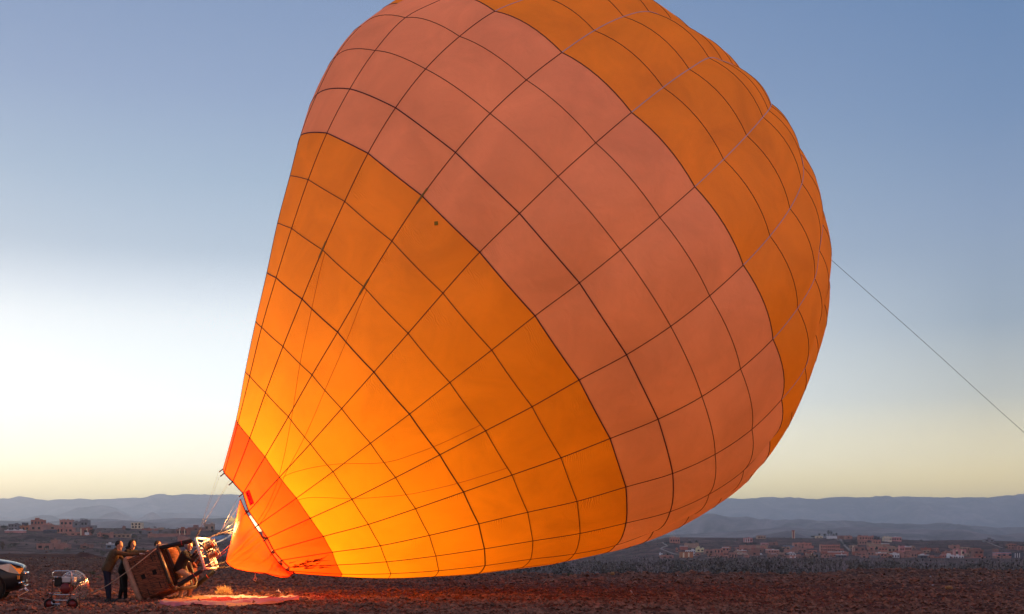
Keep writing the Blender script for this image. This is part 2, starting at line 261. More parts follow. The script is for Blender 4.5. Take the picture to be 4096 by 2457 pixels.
rows = np.concatenate([np.linspace(1, 26, 20)[:-1], 1/np.linspace(1/26, 1/150, 300)[:-1] if False else 1/np.linspace(1/26., 1/150., 300)[:-1],
     np.geomspace(150, 1600, 230)[:-1], np.geomspace(1600, 30000, 40)])
TH, RW = np.meshgrid(th, rows)
cs = np.where(np.abs(TH) < 1.05, 1/np.cos(np.clip(TH, -1.05, 1.05)), 2.0)
X = np.sin(TH)*RW*cs; Y = np.cos(TH)*RW*cs; Z = terr(X.ravel(), Y.ravel()).reshape(X.shape)
nr, nc = X.shape
idx = np.arange(nr*nc).reshape(nr, nc)
Q = np.stack([idx[:-1, :-1], idx[:-1, 1:], idx[1:, 1:], idx[1:, :-1]], -1).reshape(-1, 4)
me = npmesh('ground', np.stack([X, Y, Z], -1).reshape(-1, 3), Q, M['soil'], True)
me.materials.append(M['hillside'])
qy = Y[:-1, :-1].ravel(); qx = X[:-1, :-1].ravel(); uq, Yq, _ = uY(qx, qy); Yeq = EYE*F/(np.interp(uq, UU, VE)-HV)
mi = (Yq > Yeq+1.2).astype(np.int32)
if len(me.polygons) == len(mi): me.polygons.foreach_set('material_index', mi)
g = link('ground', me); tag(g, kind='structure')
g['label'] = 'dark red brown stony plain dropping to a river valley'

# loose stones and clods on the plain
def stones(n, y0, y1, s0, s1, seed):
    q = np.random.default_rng(seed)
    yy = 1/(q.uniform(1/y1, 1/y0, n)); uu = q.uniform(-150, 4250, n); xx = (uu-2048)/F*yy
    uS, YS, _ = uY(xx, yy); k = YS < EYE*F/(np.interp(uS, UU, VE)-HV)+1; xx, yy = xx[k], yy[k]; n = len(xx)
    zz = terr(xx, yy); s = np.exp(q.uniform(np.log(s0), np.log(s1), n)*1.0)
    s = s0*(s1/s0)**(q.random(n)**2.4)
    B = np.array([(1, 0, 0), (-.5, .87, 0), (-.5, -.87, 0), (.5, .87, .55), (-1, 0, .6), (.5, -.87, .5), (0, 0, .95), (0, 0, -.5)], float)
    T = np.array([(0, 3, 5), (3, 1, 4), (1, 0, 3), (4, 1, 2), (5, 4, 2), (2, 0, 5), (3, 4, 6), (4, 5, 6), (5, 3, 6), (0, 1, 7), (1, 2, 7), (2, 0, 7)])
    a = q.uniform(0, 6.28, n); J = B[None]*q.uniform(.65, 1.25, (n, 8, 1))*s[:, None, None]*np.stack([q.uniform(.7, 1.3, n), q.uniform(.7, 1.3, n), q.uniform(.6, 1.25, n)], -1)[:, None]
    c, sn = np.cos(a)[:, None], np.sin(a)[:, None]
    V = np.stack([J[..., 0]*c-J[..., 1]*sn+xx[:, None], J[..., 0]*sn+J[..., 1]*c+yy[:, None], J[..., 2]+zz[:, None]], -1)
    return V.reshape(-1, 3), (T[None]+np.arange(n)[:, None, None]*8).reshape(-1, 3)
V1, F1 = stones(50000, 28, 60, .018, .095, 1); V2, F2 = stones(20000, 50, 140, .05, .17, 2)
o = link('loose_stones', npmesh('loose_stones', np.concatenate([V1, V2]), np.concatenate([F1, F2+len(V1)]), M['stone'], False))
tag(o, 'loose stones and clods scattered over the dark plain', 'stones', kind='stuff')

# ---------------------------------------------------------------- hills and mountains
def ridge(name, D, depth, pts, seed, label, rough=1.0, base=-12):
    us = np.array([p[0] for p in pts], float); vs = np.array([p[1] for p in pts], float)
    n = 420; U = np.linspace(us[0], us[-1], n); Vv = np.interp(U, us, vs); m = 34
    ker = np.array([1, 3, 5, 3, 1])/13.; Vv[2:-2] = np.convolve(Vv, ker, 'valid')
    zr = EYE+(HV-Vv)/F*D; t = np.linspace(-1, 1, m)[:, None]
    prof = np.where(t < 0, np.clip(1+t, 0, 1)**1.35, (1-t)**1.1)
    xr = (U-2048)/F*D; Yg = D+t*depth+0*U; Xg = np.repeat(xr[None], m, 0)
    Zg = base+(zr[None]-base)*prof
    A = (zr-base).mean()*.30*rough; lam = depth*.35
    nz = fbm(Xg/lam, Yg/lam, 5, seed)-1.2*np.abs(fbm(Xg/(lam*.45), Yg/(lam*1.3), 4, seed+7))
    Zg = Zg+A*nz*np.sin(np.pi*np.clip(prof, 0, 1))
    Zg = Zg+(zr-base).mean()*.03*rough*fbm(Xg/(lam*.12), Yg/(lam*.12), 3, seed+3)*(prof > .02)
    i = np.arange(n*m).reshape(m, n); Fq = np.stack([i[:-1, :-1], i[:-1, 1:], i[1:, 1:], i[1:, :-1]], -1).reshape(-1, 4)
    o = link(name, npmesh(name, np.stack([Xg, Yg, Zg], -1).reshape(-1, 3), Fq, M['range'], True))
    return tag(o, label, kind='structure')
c7 = lambda L: [(x/2.749, 1950+y/2.749) for x, y in L]
c4 = lambda L: [(2300+x/2.749, 1950+y/2.749) for x, y in L]
c5 = lambda L: [(3100+x/2.484, 1950+y/2.484) for x, y in L]
far = [(-1500, 1990), (-700, 1978), (-300, 1996)]+c7([(0, 112), (40, 122), (110, 115), (160, 96), (205, 88), (270, 102), (400, 110), (500, 122), (560, 130), (640, 113), (800, 102), (900, 105), (960, 112), (1050, 108), (1150, 98), (1195, 80), (1300, 88), (1400, 92), (1500, 85), (1570, 72), (1620, 78), (1700, 55), (1755, 43), (1850, 52), (1900, 62), (2000, 65), (2170, 55), (2250, 60), (2474, 58)])+[(1300, 1976), (1700, 1990), (2300, 1982), (2700, 1986)]+c4([(1710, 92), (2050, 97), (2400, 80)])+c5([(200, 73), (500, 70), (650, 65), (1180, 70), (1500, 80), (2000, 76), (2350, 62), (2474, 38)])+[(4400, 1940), (5000, 1975), (6000, 1968)]
ridge('mountain_range', 14000, 3000, far, 1, 'hazy blue mountain range along the whole horizon', .9)
ridge('mountain_range', 10500, 1700, [(-1200, 2070), (-300, 2090)]+c7([(0, 320), (300, 325), (500, 335), (600, 310), (700, 268), (850, 215), (1000, 195), (1075, 182), (1200, 190), (1350, 250), (1450, 310), (1600, 330), (1800, 262), (2050, 270), (2200, 300), (2474, 320)])+[(1000, 2085), (1300, 2100)], 2, 'faint peaked massif before the far range on the left', 1)
ridge('rocky_hill', 8000, 800, [(60, 2078), (105, 2075)]+c7([(330, 318), (400, 298), (470, 290), (540, 292), (620, 320), (900, 335), (1090, 330), (1120, 305), (1180, 268), (1240, 250), (1300, 256), (1360, 285), (1420, 310), (1520, 340), (1580, 300), (1620, 270), (1670, 250), (1710, 272), (1760, 310), (1820, 340)]), 3, 'flat topped rocky hill and small cone in the haze', .7)
ridge('hills', 4600, 900, [(-1500, 2070), (-500, 2076)]+c7([(0, 355), (280, 358), (580, 365), (800, 345), (930, 332), (1200, 335), (1500, 358), (1700, 340), (1900, 327), (2000, 323), (2300, 330), (2474, 325)])+[(1000, 2070), (1300, 2110), (1700, 2120)], 4, 'smooth grey ridge behind the left village', .35)
ridge('hills', 3300, 500, [(-900, 2110), (-200, 2100)]+c7([(0, 405), (500, 400), (850, 392), (1000, 376), (1300, 350), (1480, 360), (1800, 385), (2100, 390), (2474, 380)])+[(1100, 2100), (1500, 2130)], 5, 'lower grey ridge directly behind the left village', .35)
ridge('hills', 6000, 900, [(1500, 2120), (2200, 2110)]+c4([(900, 520), (1050, 470), (1200, 430), (1400, 290), (1460, 275), (1600, 300), (1830, 322), (1950, 312), (2040, 350), (2110, 337), (2180, 355), (2330, 345), (2474, 337)])+c5([(330, 318), (600, 318), (830, 320), (980, 345), (1300, 350), (1560, 355), (1680, 342), (1850, 370), (2200, 395), (2474, 395)])+[(4500, 2095), (5300, 2110)], 6, 'dark rolling hills below the plateau mountain on the right', 1.2)
ridge('hills', 3600, 600, [(2300, 2150), (2640, 2140), (2900, 2128)]+c5([(0, 400), (120, 385), (300, 410), (480, 410), (700, 390), (960, 383), (1200, 405), (1350, 415), (1450, 408), (1560, 418), (1800, 412), (1900, 420), (2050, 460), (2200, 470), (2290, 470), (2420, 450), (2474, 445)])+[(4500, 2135), (5200, 2150)], 7, 'brown violet hills directly behind the right village', .5)
ridge('sand_mound', 2400, 200, [(2930, 2165), (3060, 2140), (3110, 2130), (3150, 2121), (3175, 2124), (3220, 2140), (3330, 2166)], 8, 'pale low mound beside the round tower', .3, -2)

# haze
hb = MB(); hb.box((0, 8000, 268), (34000, 19600, 576)); hz = hb.build('haze', [])
hm = bpy.data.materials.new('haze'); hm.use_nodes = True; t = hm.node_tree; t.nodes.clear()
ho = t.nodes.new('ShaderNodeOutputMaterial'); pv = t.nodes.new('ShaderNodeVolumePrincipled')
pv.inputs['Color'].default_value = (.84, .91, 1, 1); pv.inputs['Density'].default_value = 1.0e-4; pv.inputs['Anisotropy'].default_value = .65
t.links.new(pv.outputs[0], ho.inputs['Volume']); hz.data.materials.append(hm); tag(hz, 'thin blue haze over the valley', kind='stuff')
# ---------------------------------------------------------------- balloon envelope
def fabric(name, c, tr=.5, blotch=.18, wrinkle=False):
    m = bpy.data.materials.new(name); m.use_nodes = True; t = m.node_tree; t.nodes.clear()
    o = t.nodes.new('ShaderNodeOutputMaterial'); d = t.nodes.new('ShaderNodeBsdfDiffuse'); tl = t.nodes.new('ShaderNodeBsdfTranslucent')
    gl = t.nodes.new('ShaderNodeBsdfGlossy'); gl.inputs['Roughness'].default_value = .55; gl.inputs[0].default_value = (.8, .8, .8, 1)
    mx = t.nodes.new('ShaderNodeMixShader'); mx.inputs[0].default_value = tr
    m2 = t.nodes.new('ShaderNodeMixShader'); m2.inputs[0].default_value = .045
    tc = t.nodes.new('ShaderNodeTexCoord'); n = t.nodes.new('ShaderNodeTexNoise'); n.inputs['Scale'].default_value = .55; n.inputs['Detail'].default_value = 8; n.inputs['Roughness'].default_value = .6
    n.inputs['Distortion'].default_value = .6
    t.links.new(tc.outputs['Object'], n.inputs['Vector'])
    r = t.nodes.new('ShaderNodeValToRGB'); r.color_ramp.elements[0].position = .32; r.color_ramp.elements[1].position = .7
    r.color_ramp.elements[0].color = (*[q*(1-blotch) for q in c], 1); r.color_ramp.elements[1].color = (*[min(.98, q*(1+blotch*.5)) for q in c], 1)
    t.links.new(n.outputs[0], r.inputs[0])
    n2 = t.nodes.new('ShaderNodeTexNoise'); n2.inputs['Scale'].default_value = 2.2; n2.inputs['Detail'].default_value = 6; n2.inputs['Distortion'].default_value = 1.5
    t.links.new(tc.outputs['Object'], n2.inputs['Vector'])
    bp = t.nodes.new('ShaderNodeBump'); bp.inputs['Strength'].default_value = .3; bp.inputs['Distance'].default_value = .035
    t.links.new(n2.outputs[0], bp.inputs['Height'])
    if wrinkle:      # short gathers where the cloth hangs off the load tapes (UV runs gore, ring)
        N_ = lambda k, **a: t.nodes.new(k)
        def ma(op, a, b=None, c=None):
            q = t.nodes.new('ShaderNodeMath'); q.operation = op
            for i_, x in enumerate((a, b, c)):
                if x is None: continue
                if isinstance(x, (int, float)): q.inputs[i_].default_value = x
                else: t.links.new(x, q.inputs[i_])
            return q.outputs[0]
        uvn = t.nodes.new('ShaderNodeUVMap'); sp = t.nodes.new('ShaderNodeSeparateXYZ'); t.links.new(uvn.outputs[0], sp.inputs[0]); U_, V_ = sp.outputs[0], sp.outputs[1]
        fr_ = ma('FRACT', U_); ed = ma('SUBTRACT', 1, fr_); msk = ma('POWER', ed, 3.5)
        pn = t.nodes.new('ShaderNodeTexNoise'); pn.inputs['Scale'].default_value = 1.7; pn.inputs['Detail'].default_value = 2; t.links.new(uvn.outputs[0], pn.inputs['Vector'])
        pm_ = ma('MULTIPLY', ma('MAXIMUM', ma('SUBTRACT', pn.outputs[0], .47), 0), 9)
        jn = t.nodes.new('ShaderNodeTexNoise'); jn.inputs['Scale'].default_value = 7; t.links.new(uvn.outputs[0], jn.inputs['Vector'])
        ph = ma('ADD', ma('ADD', ma('MULTIPLY', V_, 150), ma('MULTIPLY', fr_, 34)), ma('MULTIPLY', jn.outputs[0], 22))
        wv_ = ma('SINE', ph); hh_w = ma('MULTIPLY', ma('MULTIPLY', wv_, msk), pm_)
        low = ma('MINIMUM', ma('MAXIMUM', ma('SUBTRACT', 7.5, V_), 0.10), 1)
        hh_w = ma('MULTIPLY', hh_w, low)
        b2 = t.nodes.new('ShaderNodeBump'); b2.inputs['Strength'].default_value = 1; b2.inputs['Distance'].default_value = .004
        t.links.new(hh_w, b2.inputs['Height']); t.links.new(bp.outputs[0], b2.inputs['Normal']); bp = b2
    for s in (d, tl, gl): t.links.new(bp.outputs[0], s.inputs['Normal'])
    t.links.new(r.outputs[0], d.inputs[0]); t.links.new(r.outputs[0], tl.inputs[0])
    t.links.new(d.outputs[0], mx.inputs[1]); t.links.new(tl.outputs[0], mx.inputs[2])
    t.links.new(mx.outputs[0], m2.inputs[1]); t.links.new(gl.outputs[0], m2.inputs[2]); t.links.new(m2.outputs[0], o.inputs[0])
    return m
M['orange'] = fabric('orange_nylon', (.9, .40, .014), .52, .15, True)
M['pink'] = fabric('salmon_nylon', (.87, .46, .285), .52, .15, True)
M['nomex'] = fabric('red_orange_nomex', (.93, .105, .008), .52, .24, True)
M['tape'] = mat('dark_load_tape', (.12, .03, .028), .8)
M['seam'] = mat('dark_seam', (.13, .045, .025), .8)
M['whitetape'] = mat('pale_load_tape', (.6, .48, .48), .6)
M['cable'] = mat('steel_cable', (.1, .065, .05), .6)
M['rope'] = mat('tan_rope', (.42, .3, .2), .9)

G = np.array([[[float(q)/100 for q in p.split()[i:i+3]] for i in range(0, 72, 3)] for p in NODES.split(';')])
NT = G.shape[0]; AMP = np.interp(np.arange(NT), [0, 1, 5, 8, 11, 16], [.02, .02, .035, .06, .085, .105]); NU, NVV = 8, 6
def catm(p0, p1, p2, p3, t): return .5*((2*p1)+(-p0+p2)*t+(2*p0-5*p1+4*p2-p3)*t*t+(-p0+3*p1-3*p2+p3)*t**3)
rw = []; rid = []
for a in range(NT-1):
    for k in range(NVV): rw.append(catm(G[max(a-1, 0)], G[a], G[a+1], G[min(a+2, NT-1)], k/NVV)); rid.append(a+k/NVV)
rw.append(G[-1]); rid.append(NT-1); rw = np.array(rw); CR = rw.mean(1); TT = np.gradient(rw, axis=0); am = np.interp(rid, np.arange(NT), AMP)
S = np.zeros((len(rw), 24*NU, 3)); NN = np.zeros_like(S)
wr_ = np.random.default_rng(5)
for g_ in range(24):
    A = rw[:, g_]; B = rw[:, (g_+1) % 24]; ch = B-A; n = np.cross(ch, TT[:, g_]+TT[:, (g_+1) % 24]); n /= np.linalg.norm(n, axis=1)[:, None]
    n *= np.sign((n*((A+B)/2-CR)).sum(1))[:, None]; L = np.linalg.norm(ch, axis=1)
    for k in range(NU):
        t_ = k/NU; S[:, g_*NU+k] = A+ch*t_+n*(am*L*4*t_*(1-t_))[:, None]; NN[:, g_*NU+k] = n
MC = Vector(G[0].mean(0)); AX = Vector(CR[20]-CR[0]).normalized()
env = thing('balloon_envelope', (MC.x, MC.y, MC.z), 'huge orange and salmon hot air balloon envelope leaning right, glowing from the burner flame', 'hot air balloon')
eo = np.array(MC)
def strip(a0, a1, g_):
    r0, r1 = a0*NVV, a1*NVV; cols = [(g_*NU+k) % (24*NU) for k in range(NU+1)]
    P = S[r0:r1+1][:, cols].copy(); n = NN[r0:r1+1][:, cols[0:1]]
    # puckers running off the tapes: short gathers next to each meridian
    u_ = np.linspace(0, 1, NU+1)[None]; rr = np.arange(r0, r1+1)[:, None]/NVV
    wv = .006*np.sin(rr*38+g_*2.1)*(np.exp(-u_*7)+np.exp(-(1-u_)*7))*(rr < 12)
    wv = wv*(np.sin(np.pi*(rr-a0)/(a1-a0))**.5)
    return P+n*wv[..., None]*np.array([0]+[1]*(NU-1)+[0])[None, :, None]
nv_, nu_ = NVV+1, NU+1; ii = np.arange(nv_*nu_).reshape(nv_, nu_); PF = np.stack([ii[:-1, :-1], ii[:-1, 1:], ii[1:, 1:], ii[1:, :-1]], -1).reshape(-1, 4)
restV = []; restF = []; restM = []
for a in range(NT-1):
    mk = 'nomex' if a < 1 else 'orange' if a < 7 else 'pink' if a < 11 else 'orange'
    for g_ in range(24):
        P = strip(a, a+1, g_).reshape(-1, 3)-eo; uvp = np.stack([np.tile(np.linspace(0.002, .998, NU+1), NVV+1)+g_, np.repeat(np.linspace(a, a+1, NVV+1), NU+1)], -1)
        if g_ in (0, 1, 2, 3, 4, 5, 6, 7, 8, 9, 10, 23) and a < 17:
            link('panel', npmesh('panel', P, PF, M[mk], True, uvp), env)
        else:
            restF.append(PF+len(restV)*nv_*nu_); restV.append(P); restM += [('nomex', 'orange', 'pink').index(mk)]*len(PF)
me = npmesh('far_side_panels', np.concatenate(restV), np.concatenate(restF), M['nomex']); me.materials.append(M['orange']); me.materials.append(M['pink'])
me.polygons.foreach_set('material_index', restM); tag(link('far_side_panels', me, env), kind='stuff')
# crown cap
cb = MB(); vs = [Vector(p) for p in S[-1]]; c0 = sum(vs, Vector())/len(vs)+AX*.12; cb.add(vs+[c0], [(i, (i+1) % len(vs), len(vs)) for i in range(len(vs))]); cb.build('crown_valve', M['orange'], env, True)
# load tapes on the meridians, seams round the rings
VN = [[Vector(NN[i, (g_*NU) % (24*NU)]+NN[i, (g_*NU-1) % (24*NU)]).normalized() for i in range(len(rw))] for g_ in range(24)]
for g_ in range(24):
    tb = MB(); k = 11*NVV
    tb.ribbon([Vector(p) for p in rw[:k+1, g_]], .019, VN[g_][:k+1]); tb.build('load_tape', M['tape'], env)
    tb = MB(); tb.ribbon([Vector(p) for p in rw[k:, g_]], .022, VN[g_][k:]); tb.build('pale_load_tape', M['whitetape'], env)
for a in range(0, NT-1):
    tb = MB(); r0 = a*NVV; pts = [Vector(p) for p in S[r0]]+[Vector(S[r0, 0])]; nn = [Vector(q) for q in NN[r0]]+[Vector(NN[r0, 0])]
    tb.ribbon(pts, .026 if a in (0, 4, 7, 8, 11) else .015, nn, .010); tb.build('seam', M['tape'] if a in (0, 4, 7, 8) else M['seam'], env)
# reinforcement patches at three crossings
for (ra, g_) in ((5, 2), (5, 3), (7, 3)):
    i = ra*NVV; tb = MB(); tb.ribbon([Vector(rw[j, g_]) for j in (i-1, i, i+1)], .045, [VN[g_][j] for j in (i-1, i, i+1)], .02)
    tb.build('tape_patch', mat('olive_patch', (.34, .2, .05), .8), env)
# tape ends at the mouth
for g_ in range(24):
    p = Vector(rw[0, g_]); tb = MB(); tb.box(p-AX*.06, (.035, .03, .17), AX.to_track_quat('Z', 'Y').to_matrix()); tb.build('tape_end', M['seam'], env)
# shadows of the interior rigging, drawn as rust tubes on the outer cloth
def interp_ring(a, g_): return Vector(rw[int(a*NVV), int(g_) % 24])
def surf_pt(r_, g_, off=-.04):
    i = min(int(r_*NVV), len(rw)-2); f_ = r_*NVV-i; c = g_*NU; j = int(c) % (24*NU); h = c-int(c); j2 = (j+1) % (24*NU)
    p = (S[i, j]*(1-h)+S[i, j2]*h)*(1-f_)+(S[i+1, j]*(1-h)+S[i+1, j2]*h)*f_; return Vector(p)+Vector(NN[i, j])*off
for L in (((.1, 4.9), (1, 3.95), (2, 3.1), (3, 2.6), (4, 2.3), (5, 2.05)), ((.1, 5.1), (1, 4.1), (2, 3.75), (3, 3.45), (4, 3.25), (5, 3.05)), ((1, 4), (2, 4.75), (3, 5.6), (4, 5.8), (5, 5.87)), ((1, 5), (2, 6.0), (3, 6.55), (4, 6.75), (5, 6.82))):
    rr_ = np.linspace(L[0][0], L[-1][0], 40); gg_ = np.interp(rr_, [q[0] for q in L], [q[1] for q in L]); gg_ = np.convolve(np.pad(gg_, 3, 'edge'), np.ones(7)/7, 'valid')
    tb = MB(); tb.tube([surf_pt(a_, b_, .012) for a_, b_ in zip(rr_, gg_)], .006, 5); tb.build('rigging_shadow', mat('rust_shadow_line', (.5, .14, .02), .8), env, True)
# soot streaks at the bottom of the red band
tb = MB(); sq = random.Random(3)
for k in range(34):
    g0_ = 8.35+sq.random()*.9; r0_ = .12+sq.random()*.6; L_ = sq.uniform(.08, .3); dg = sq.uniform(-.35, .12); w_ = sq.uniform(.008, .022)
    pts = [surf_pt(r0_+L_*t_, g0_+dg*t_*t_, .014) for t_ in (0, .33, .66, 1)]
    for i_ in range(3):
        n_ = (pts[i_+1]-pts[i_]).cross(Vector((0, -1, 0))).normalized(); wa, wb = w_*(1-i_/3), w_*(1-(i_+1)/3)+.001
        tb.add([pts[i_]-n_*wa, pts[i_]+n_*wa, pts[i_+1]+n_*wb, pts[i_+1]-n_*wb], [(0, 1, 2, 3)])
tb.build('soot_streaks', mat('soot', (.12, .012, .006), .9), env)
# small maker's panel with black lettering beside the mouth
q = [Vector(S[2, 3*NU+1]), Vector(S[2, 3*NU+7])]; ia = 1
pa = Vector(S[0, 3*NU+1]).lerp(Vector(S[NVV, 3*NU+1]), .10); pb = Vector(S[0, 3*NU+NU-1]).lerp(Vector(S[NVV, 3*NU+NU-1]), .10)
up = (Vector(S[NVV, 3*NU+4])-Vector(S[0, 3*NU+4])).normalized(); rt = (pb-pa).normalized(); nr_ = Vector(NN[2, 3*NU+4]); up = (up-rt*up.dot(rt)).normalized()
hh = .15; o_ = nr_*.035
pm = MB(); pm.add([pa+o_, pb+o_, pb+o_+up*hh, pa+o_+up*hh, pa+o_*.3, pb+o_*.3, pb+o_*.3+up*hh, pa+o_*.3+up*hh], [(0, 1, 2, 3), (4, 7, 6, 5), (0, 4, 5, 1), (1, 5, 6, 2), (2, 6, 7, 3), (3, 7, 4, 0)])
pl = pm.build('maker_panel', fabric('red_panel', (.9, .07, .01), .6), env)
def text(s, size, loc, xa, ya, m, parent, name='lettering', ext=.003):
    cu = bpy.data.curves.new(name, 'FONT'); cu.body = s; cu.size = size; cu.extrude = ext; cu.align_x = 'LEFT'
    tmp = bpy.data.objects.new(name, cu); col.objects.link(tmp)
    dg = bpy.context.evaluated_depsgraph_get(); dg.update(); me = bpy.data.meshes.new_from_object(tmp.evaluated_get(dg)); bpy.data.objects.remove(tmp)
    za = xa.cross(ya); Mx = Matrix((xa, ya, za)).transposed().to_4x4(); me.transform(Mx); me.materials.clear(); me.materials.append(m)
    o = link(name, me, parent, loc); return o
M['ink'] = mat('black_ink', (.01, .006, .006), .7)
sgn = 1 if rt.cross(up).dot(nr_) > 0 else -1
text('(PHENIX', .063, pa+o_*1.3+rt*.06+up*.07-eo.tolist() if False else Vector(pa+o_*1.3+rt*.04+up*.045)-MC, rt, up, M['ink'], env)
text('M', .063, Vector(pb+o_*1.3-rt*.06+up*.045)-MC, rt, up, M['ink'], env)
# tiny square port near the salmon edge
i = 6*NVV+5; c_ = 3*NU+3; p = Vector(S[i, c_]); nq = Vector(NN[i, c_]); tb = MB(); tb.box(p+nq*.02, (.09, .09, .02), nq.to_track_quat('Z', 'Y').to_matrix()); tb.build('vent_port', mat('yellow_port', (.4, .25, .02), .7), env)

# scoop below the mouth
sg = [2.85]+[3, 4, 5, 6, 7, 8, 9, 10, 11]
top = []
TE = [(962, 1997), (987, 2047), (1026, 2105), (1059, 2152), (1092, 2210), (1125, 2255), (1150, 2280), (1175, 2291)]
def lerpP(L, t): x = t*(len(L)-1); i = min(int(x), len(L)-2); f_ = x-i; return tuple(a*(1-f_)+b*f_ for a, b in zip(L[i], L[i+1]))
OE = [(962, 1997), (943, 2086), (921, 2180), (909, 2222), (904, 2246), (916, 2260), (938, 2274), (1009, 2290), (1065, 2296), (1120, 2310), (1148, 2311), (1168, 2302), (1176, 2292)]
ns, nt2 = 90, 18; V = []
for j in range(nt2+1):
    for i in range(ns+1):
        s_ = i/ns; a = lerpP(TE, s_); a = (a[0]-6*math.sin(math.pi*s_)**.5, a[1]+4*math.sin(math.pi*s_)**.5); b = lerpP(OE, s_); t_ = j/nt2
        u = a[0]*(1-t_)+b[0]*t_; v = a[1]*(1-t_)+b[1]*t_
        gy = np.interp(s_, np.linspace(0, 1, 8), [rw[0, k][1] for k in (3, 4, 5, 6, 7, 8, 9, 10)])
        Ya = gy-.06; Yb = 36.75+.25*s_
        Yd = Ya*(1-t_)+Yb*t_-.5*math.sin(math.pi*t_)*math.sin(math.pi*min(1, s_*1.05))-.0
        Yd += (.030*math.sin(s_*58+t_*3+2*math.sin(s_*17))*(.3+.7*math.sin(s_*9+1)**2)+.03*math.sin(s_*31+t_*2))*math.sin(math.pi*min(1, t_*.8+.1))+.05*noise.noise(Vector((s_*9, t_*2.5, 4)))*math.sin(math.pi*t_)
        V.append(at(u, v, Yd)-MC)
i2 = np.arange((ns+1)*(nt2+1)).reshape(nt2+1, ns+1); FQ = np.stack([i2[:-1, :-1], i2[:-1, 1:], i2[1:, 1:], i2[1:, :-1]], -1).reshape(-1, 4)
M['scoop'] = fabric('scoop_nomex', (.93, .075, .007), .55)
scoop = link('scoop', npmesh('scoop', [tuple(p) for p in V], FQ, M['scoop']), env)
SV = lambda i, j: V[j*(ns+1)+i]+MC
for nm, pts in (('scoop_hem', [SV(i, 0) for i in range(ns+1)]), ('scoop_hem', [SV(i, nt2) for i in range(ns+1)]), ('scoop_seam', [SV(int(42+i*48/20), nt2-int(3.2*math.sin(i/20*1.57+.0))-0) for i in range(0, 20, 2)])):
    tb = MB(); tb.tube(pts, .017, 5); tb.build(nm, M['seam'], scoop)
for k in (1, 3, 4, 5, 6, 7):
    p = at(*lerpP(TE, k/7), rw[0, min(3+k, 10)][1]-.1); q = Vector(rw[0, 3+k]) if 3+k < 12 else p
    tb = MB(); tb.box(p, (.085, .03, .05), Matrix.Rotation(.8, 3, 'Y')); tb.tube([p, q], .014, 5); tb.build('scoop_buckle', M['seam'], scoop)
tb = MB(); p = SV(54, nt2); tb.tube([p+Vector((0, 0, .02)), p+Vector((.0, 0, -.1)), p+Vector((-.04, 0, -.2)), p+Vector((.01, 0, -.24)), p+Vector((.04, 0, -.18)), p+Vector((.01, 0, -.1))], .012, 5); tb.build('pull_loop', M['rope'], scoop)

for k, (i0, w_, j0, j1) in enumerate(((7, 1, 2, 15), (13, 1, 1, 18), (24, 1, 0, 14), (31, 2, 2, 18), (38, 1, 0, 11), (44, 1, 3, 16), (52, 1, 0, 12), (60, 2, 1, 15), (67, 1, 0, 10), (74, 1, 2, 14))):  # extra cloth strips laid over the scoop to darken it like fold shade
    b_ = MB(); rows_ = []
    for j in range(j0, j1+1):
        ic = i0+(j-9)*.12*(1 if k % 2 else -1); a_ = int(max(1, min(ns-3, ic))); rows_.append((SV(a_, j)+Vector((0, -.015, 0)), SV(a_, j).lerp(SV(a_+1, j), .35*w_*math.sin(math.pi*(j-j0+.6)/(j1-j0+1.2)))+Vector((0, -.022, 0))))
    b_.add([p for r_ in rows_ for p in r_], [(q_*2, q_*2+1, q_*2+3, q_*2+2) for q_ in range(len(rows_)-1)]); b_.build('fold_shade_strip', M['scoop'], scoop, True)
# ---------------------------------------------------------------- basket
R2 = lambda x, y, Y: at(350+x/4.1564, 2100+y/4.1564, Y)
def wicker():
    m = mat('wicker', (.38, .2, .1), .65, spec=.3); t = m.node_tree; b = t.nodes['Principled BSDF']
    tc = t.nodes.new('ShaderNodeTexCoord'); mp = t.nodes.new('ShaderNodeMapping'); mp.inputs['Rotation'].default_value = (0, R(22), 0); mp.inputs['Scale'].default_value = (7, 7, 70)
    t.links.new(tc.outputs['Object'], mp.inputs[0]); n = t.nodes.new('ShaderNodeTexNoise'); n.inputs['Scale'].default_value = 1; n.inputs['Detail'].default_value = 5
    t.links.new(mp.outputs[0], n.inputs['Vector']); r = t.nodes.new('ShaderNodeValToRGB'); r.color_ramp.elements[0].position = .35; r.color_ramp.elements[1].position = .62
    r.color_ramp.elements[0].color = (.05, .018, .012, 1); r.color_ramp.elements[1].color = (.38, .13, .06, 1)
    t.links.new(n.outputs[0], r.inputs[0]); t.links.new(r.outputs[0], b.inputs['Base Color'])
    bp = t.nodes.new('ShaderNodeBump'); bp.inputs['Strength'].default_value = 1; bp.inputs['Distance'].default_value = .015
    t.links.new(n.outputs[0], bp.inputs['Height']); t.links.new(bp.outputs[0], b.inputs['Normal']); return m
M['wicker'] = wicker(); M['leather'] = mat('tan_leather', (.34, .2, .13), .6, nscale=6, namt=.35)
M['darkleather'] = mat('dark_leather', (.035, .018, .01), .45, nscale=5, namt=.3); M['black'] = mat('black_padding', (.006, .006, .008), .6)
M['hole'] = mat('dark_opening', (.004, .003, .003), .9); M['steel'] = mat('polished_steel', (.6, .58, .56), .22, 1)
M['plate'] = mat('white_panel', (.8, .72, .62), .4); M['redcloth'] = mat('red_strap', (.3, .03, .03), .7); M['strapdark'] = mat('black_strap', (.012, .008, .006), .7)
al = R(6); ph_ = R(21.5)
ba = Vector((math.cos(ph_)*math.cos(al), -math.cos(ph_)*math.sin(al), math.sin(ph_))); bw = Vector((math.sin(al), math.cos(al), 0))
bh = ba.cross(bw).normalized()*-1
if bh.z < 0: bh = -bh
B0 = R2(850, 1275, 36.0); HH, WW, LL = 1.2, 1.55, 1.02
